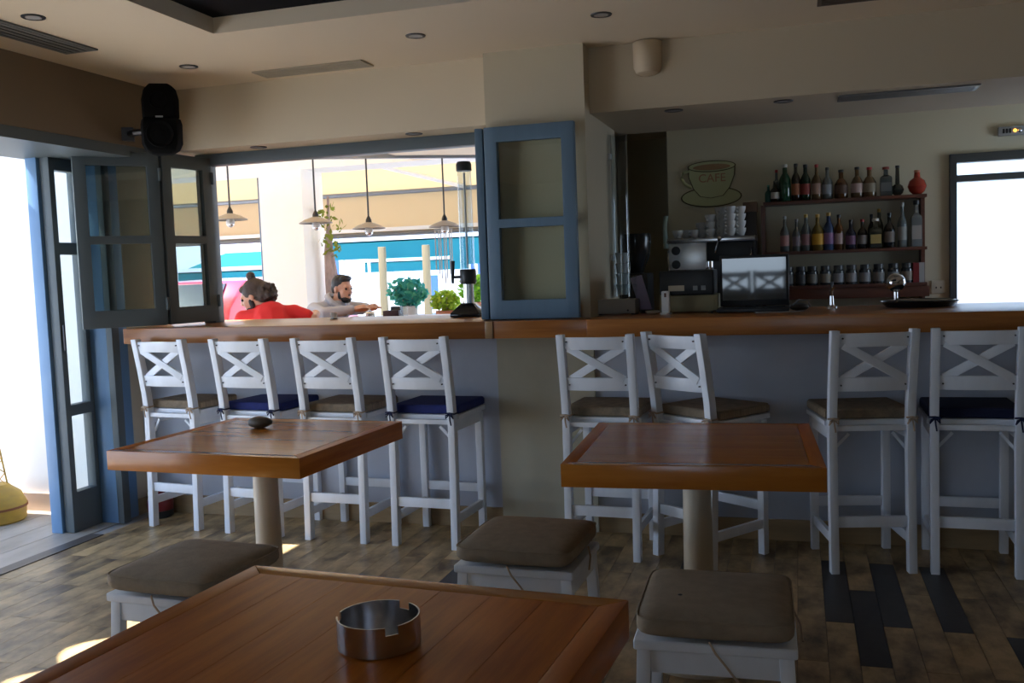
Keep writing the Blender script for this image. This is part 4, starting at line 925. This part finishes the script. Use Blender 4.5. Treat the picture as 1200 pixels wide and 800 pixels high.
# red car
t = thing('car', 'red car parked outside, glimpsed left of the person in red', 'car', (-7.95, 12.6, 0)); carm = mat('red car paint', (.55, .02, .03), .2, coat=.6)
prof = [(-1.9, .35), (-1.95, .75), (-1.85, 1.0), (-1.45, 1.36), (.35, 1.40), (1.0, .98), (1.8, .85), (1.95, .6), (1.9, .35)]
V = [(x, y, z) for x in (-.8, .8) for y, z in prof]; k = len(prof)
MB().add(V, [tuple(range(k)), tuple(reversed(range(k, 2*k)))]+[(i, (i+1) % k, (i+1) % k+k, i+k) for i in range(k)]).build('body', carm, t, bevel=.05)
for sx_ in (-.78, .78):
    for y in (-1.2, 1.2):
        MB().lathe([(.2, -.1), (.31, -.1), (.31, .1), (.2, .1)], 20).build('wheel', blackp, t, smooth=True, loc=(sx_, y, .31)).rotation_euler = (0, R(90), 0)
q = MB().hexa([(-.6, -1.86, 1.03), (.6, -1.86, 1.03), (.6, -1.84, 1.03), (-.6, -1.84, 1.03)], [(-.52, -1.52, 1.32), (.52, -1.52, 1.32), (.52, -1.50, 1.32), (-.52, -1.50, 1.32)]); q.build('rear_window', blackgloss, t)
B(-.26, .26, -1.985, -1.955, .62, .74).build('number_plate', whiteplastic, t)
for s in (-1, 1): B(s*.68-.1, s*.68+.1, -1.97, -1.93, .72, .86).build('tail_lamp', mat('red lamp glass', (.5, .02, .02), .15), t)

# people at a high table
def chain(q, pts, rad, n_=10):
    q.tube(pts, rad, n_)
    for p, r in zip(pts, rad): q.ell(p, r, 10, 8)
    return q
def skinned(q, name, m, parent, vox=.009, it=4):
    o = q.build(name, m, parent, smooth=True)
    rm = o.modifiers.new('remesh', 'REMESH'); rm.mode = 'VOXEL'; rm.voxel_size = vox; rm.use_smooth_shade = True
    s_ = o.modifiers.new('smooth', 'SMOOTH'); s_.factor = .5; s_.iterations = it
    return o
skin = mat('warm skin', (.50, .27, .18), .5); hairb = mat('dark brown hair', (.035, .018, .010), .6, var=.4, vscale=(40, 40, 8), bump=.6, bscale=90); hairk = mat('black hair', (.010, .009, .009), .6, bump=.5, bscale=90)
def head(q, T):
    s0 = q.m; q.m = T
    q.ell((0, -.015, .03), (.074, .094, .090)); q.ell((0, .028, -.03), (.060, .066, .082)); q.ell((0, .070, -.092), (.030, .026, .026))
    q.ell((0, .055, -.075), (.042, .040, .035)); q.ell((0, .098, -.012), (.013, .020, .024)); q.ell((0, .088, .012), (.011, .014, .025)); q.ell((0, .078, .030), (.052, .016, .012))
    q.ell((0, .086, -.058), (.024, .012, .007)); q.ell((0, .084, -.070), (.020, .012, .007))
    for s in (-1, 1): q.ell((s*.077, -.012, -.008), (.011, .019, .032)); q.ell((s*.040, .060, -.025), (.020, .022, .020))
    q.m = s0; return q
def hand(q, w, d, side, curl=.5):
    w = Vector(w); d = Vector(d).normalized(); s = d.cross(Vector((0, 0, 1))).normalized()*side; u = s.cross(d)*side
    chain(q, [w, w+d*.045, w+d*.085], [.026, .034, .034])
    for k, (o_, l) in enumerate(((-.030, .070), (-.010, .078), (.010, .072), (.030, .056))):
        b = w+d*.085+s*o_; b1 = b+d*l*.5-Vector((0, 0, 1))*l*.15*curl; b2 = b1+d*l*.35-Vector((0, 0, 1))*l*.35*curl
        chain(q, [b, b1, b2], [.0095, .009, .008], 8)
    b = w+d*.03-s*.035; chain(q, [b, b+d*.03-s*.02, b+d*.06-s*.022], [.012, .011, .009], 8)
def person(name, label, hips, chest, neck, hc, hyaw, hpitch, shl, shr, ell_, elr, wrl, wrr, knees, feet, hl, hr, shirt, sleeve_to, hood=False, trousers=None):
    t = thing(name, label, 'person', (hips[0], hips[1], 0)); off = Vector((hips[0], hips[1], 0))
    L = lambda p: Vector(p)-off
    T = Matrix.Translation(L(hc)) @ Matrix.Rotation(hyaw, 4, 'Z') @ Matrix.Rotation(-hpitch, 4, 'X')
    q = MB(); chain(q, [L(hips), (L(hips)+L(chest))/2, L(chest), L(neck)], [.135, .125, .13, .062]); chain(q, [L(shl), L(chest), L(shr)], [.055, .10, .055])
    chain(q, [L(neck), T @ Vector((0, -.03, -.03))], [.056, .055])
    for sh_, e_, w_, s, hd in ((shl, ell_, wrl, -1, hl), (shr, elr, wrr, 1, hr)):
        chain(q, [L(sh_), L(e_), L(w_)], [.050, .038, .027]); hand(q, L(w_), hd, s)
    for s in (-1, 1):
        h0 = L(hips)+Vector((knees[2][0]*s, knees[2][1]*s, -.02)); k0 = L(knees[0 if s < 0 else 1]); f0 = L(feet[0 if s < 0 else 1])
        chain(q, [h0, k0, f0], [.085, .060, .042]); fd = (k0-h0); fd.z = 0; fd.normalize(); chain(q, [f0, f0+fd*.16-Vector((0, 0, .03))], [.042, .032])
    head(q, T)
    skinned(q, 'body', skin, t, .0085)
    c = MB(); chain(c, [L(hips)+Vector((0, 0, .0)), (L(hips)+L(chest))/2, L(chest), L(neck)-Vector((0, 0, .03))], [.160, .150, .152, .078]); chain(c, [L(shl), L(chest), L(shr)], [.073, .125, .073])
    for sh_, e_, w_ in ((shl, ell_, wrl), (shr, elr, wrr)):
        if sleeve_to < 1: chain(c, [L(sh_), L(sh_).lerp(L(e_), sleeve_to)], [.072, .062])
        else: chain(c, [L(sh_), L(e_), L(e_).lerp(L(w_), .9)], [.072, .058, .043])
    skinned(c, 'shirt' if not hood else 'hoodie', shirt, t, .010)
    c = MB()
    for s in (-1, 1):
        h0 = L(hips)+Vector((knees[2][0]*s, knees[2][1]*s, -.02)); k0 = L(knees[0 if s < 0 else 1]); f0 = L(feet[0 if s < 0 else 1])
        chain(c, [L(hips)-Vector((0, 0, .03)), h0, k0, f0+Vector((0, 0, .05))], [.14, .105, .078, .058])
    skinned(c, 'trousers', trousers, t, .012)
    for s in (-1, 1): MB().ell(tuple(T @ Vector((s*.031, .0795, .010))), .0115, 10, 8).build('eye', mat('dark eye', (.03, .02, .015), .1), t, smooth=True)
    return t, T, L
jeans = mat('dark jeans', (.03, .04, .07), .9)
redsh = mat('bright red cotton', (.62, .018, .018), .85, bump=.15); greysh = mat('light grey sweatshirt', (.40, .41, .46), .95, bump=.25)
t, T, L = person('person', 'person in a red T-shirt with hair in a bun, leaning over the high table', (-3.72, 6.22, .76), (-3.90, 6.40, 1.03), (-3.985, 6.43, 1.135), (-4.065, 6.42, 1.215), R(102), R(24),
    (-4.12, 6.36, 1.045), (-3.76, 6.50, 1.075), (-4.20, 6.58, .99), (-3.60, 6.52, 1.03), (-4.12, 6.82, 1.035), (-3.73, 6.81, 1.055), ((-3.85, 6.62, .70), (-3.55, 6.62, .70), (.10, 0)), ((-3.85, 6.58, .26), (-3.55, 6.58, .26)), (.6, .5, 0), (-.5, .6, 0), redsh, .62, trousers=jeans)
q = MB(); q.m = T; q.ell((0, -.035, .045), (.092, .104, .092)); q.ell((0, -.095, -.01), (.088, .080, .095)); q.ell((.0, .035, .085), (.060, .045, .030)); q.ell((0, -.055, .155), (.036, .036, .034)); q.ell((.0, -.05, .125), .022)
for k in range(70):
    a_ = random.uniform(0, 6.28); b_ = random.uniform(-1.2, .5); p_ = (.088*math.cos(a_)*math.cos(b_), -.10+.085*math.sin(a_)*math.cos(b_), -.01+.095*math.sin(b_)); q.ell(p_, random.uniform(.010, .018), 8, 6)
skinned(q, 'hair', hairb, t, .007, 1)
q = MB(); q.m = T; q.ell((0, .052, -.088), (.054, .048, .042)); q.ell((0, .065, -.125), (.034, .034, .030)); q.ell((.052, .015, -.05), (.018, .022, .045)); q.ell((-.052, .015, -.05), (.018, .022, .045))
skinned(q, 'beard', hairk, t, .007, 1)
t, T, L = person('person', 'person in a grey hoodie with short black hair and beard, hands joined', (-4.28, 7.86, .78), (-4.12, 7.80, 1.01), (-4.04, 7.78, 1.115), (-3.985, 7.775, 1.235), R(-112), R(6),
    (-4.20, 7.62, 1.055), (-4.05, 7.97, 1.055), (-4.04, 7.50, 1.03), (-3.88, 8.0, 1.045), (-3.80, 7.62, 1.055), (-3.76, 7.80, 1.055), ((-3.85, 7.72, .72), (-3.85, 7.92, .72), (.0, -.10)), ((-3.92, 7.72, .26), (-3.92, 7.92, .26)), (.9, .15, .1), (.9, -.25, .1), greysh, 1, True, jeans)
q = MB(); q.m = T; q.ell((0, -.030, .050), (.081, .096, .084)); q.ell((0, .035, .100), (.062, .045, .030)); q.ell((0, -.075, .0), (.068, .045, .06))
skinned(q, 'hair', hairk, t, .007, 1)
q = MB(); q.m = T; q.ell((0, .052, -.086), (.051, .046, .038)); q.ell((.050, .015, -.05), (.016, .022, .042)); q.ell((-.050, .015, -.05), (.016, .022, .042)); q.ell((0, .094, -.046), (.026, .008, .006))
skinned(q, 'beard', hairk, t, .007, 1)
q = MB(); nk = L((-4.05, 7.785, 1.10))
chain(q, [tuple(nk+Vector((.085*math.cos(a), .10*math.sin(a), .015-.065*math.cos(a)))) for a in [k*2*math.pi/12 for k in range(13)]], [.030]*13); skinned(q, 'hood', greysh, t, .009)
q = MB(); chain(q, [tuple(nk+Vector((-.05+.0, -.05, .045))), tuple(nk+Vector((-.075, 0, .05))), tuple(nk+Vector((-.05, .05, .045)))], [.028, .032, .028]); skinned(q, 'hood_lining', hairk, t, .009)
# their table, stools and cups
t = thing('high_table', 'high terrace table the two people lean on', 'table', (-3.5, 7.3, 0))
B(-.44, .75, -.72, .62, .945, .98).build('top', counterm, t, bevel=.005); MB().lathe([(.05, .02), (.05, .945)], 14).build('pedestal', barm, t, smooth=True); MB().lathe([(.3, 0), (.3, .02)], 24).build('base_plate', barm, t)
def plain_stool(label, x, y):
    t = thing('terrace_stool', label, 'stool', (x, y, 0), 0, 'high stools outside')
    MB().lathe([(.16, .555), (.165, .57), (.15, .585)], 20).build('seat', counterm, t, smooth=True)
    for k in range(4):
        a = math.pi/4+k*math.pi/2; MB().tube([(.20*math.cos(a), .20*math.sin(a), 0), (.11*math.cos(a), .11*math.sin(a), .56)], .014, 6).build('leg', barm, t)
    MB().tube([(.165*math.cos(k*math.pi/6), .165*math.sin(k*math.pi/6), .22) for k in range(13)], .008, 6).build('foot_ring', barm, t)
plain_stool('high stool under the person in red', -3.72, 6.22); plain_stool('high stool under the person in grey', -4.28, 7.86)
t = thing('sugar_pot', 'round pale metal pot on the high table before the hands', 'pot', (-3.50, 7.30, .98)); MB().lathe([(.04, 0), (.055, .02), (.052, .05), (.03, .065)], 18).build('body', steel, t, smooth=True); MB().ell((0, 0, .07), .012, 10, 8).build('knob', steel, t, smooth=True)
t = thing('menu_holder', 'dark wooden menu holder on the high table', 'holder', (-3.17, 7.05, .98)); B(-.07, .07, -.05, .05, 0, .08).build('box', mat('dark plum plastic', (.03, .012, .016), .5), t, bevel=.006); B(-.02, .07, .0, .04, .08, .11).build('insert', blackp, t)
g = MB().lathe(glass_prof(.026, .034, .11), 18).build('water_glass', clearglass, smooth=True, loc=(-3.03, 6.95, .98)); tag(g, 'clear water glass on the high table', 'glass')
g = MB().lathe([(.03, 0), (.045, .012), (.046, .05), (.04, .05), (.035, .01)], 18).build('bowl', steel, smooth=True, loc=(-3.25, 6.75, .98)); tag(g, 'small steel bowl on the high table edge', 'bowl')
t = thing('espresso_cup', 'tiny white cup on the bar counter before the person in grey', 'cup', (-2.62, 4.98, CT)); MB().lathe([(.012, 0), (.020, .02), (.022, .038), (.019, .038), (.010, .006)], 16).build('bowl', porcelain, t, smooth=True); MB().lathe([(.02, 0), (.034, .004)], 16).build('saucer', porcelain, t)
# canopy added out of view, scalloped to shape the sun patch; wall outside the back window
q = MB(); E_ = []
n_ = 520
for k in range(n_+1):
    y = -6+k*10.4/n_; E_.append((-4.32-.11*abs(math.sin(y*11.0)), y))
V = [(x, y, 2.40) for x, y in E_]+[(-6.4, y, 2.50) for x, y in E_]; V += [(a, b, c+.006) for a, b, c in V]; m1 = n_+1
F = []
for k in range(n_):
    F += [(k, k+1, m1+k+1, m1+k), (2*m1+k, 3*m1+k, 3*m1+k+1, 2*m1+k+1), (k, 2*m1+k, 2*m1+k+1, k+1), (m1+k, m1+k+1, 3*m1+k+1, 3*m1+k)]
F += [(0, m1, 3*m1, 2*m1), (n_, 2*m1+n_, 3*m1+n_, m1+n_)]
t = thing('unseen_canopy', 'added cream canopy, out of view, scalloped to shape the floor sun patch', 'canopy'); q.add(V, F).build('cloth', clothmat('added canopy cloth', (.45, .38, .25), .15), t)
for y in (-5.5, 0.2, 4.2): MB().tube([(-6.3, y, 0), (-6.3, y, 2.49)], .035, 8).build('pole', barm, t); MB().tube([(-6.3, y, 2.48), (-4.5, y, 2.39)], .02, 6).build('arm', barm, t)
struct('wall_neighbour', B(-.2, 6, 10.5, 10.8, 0, 4.5), white_ext)
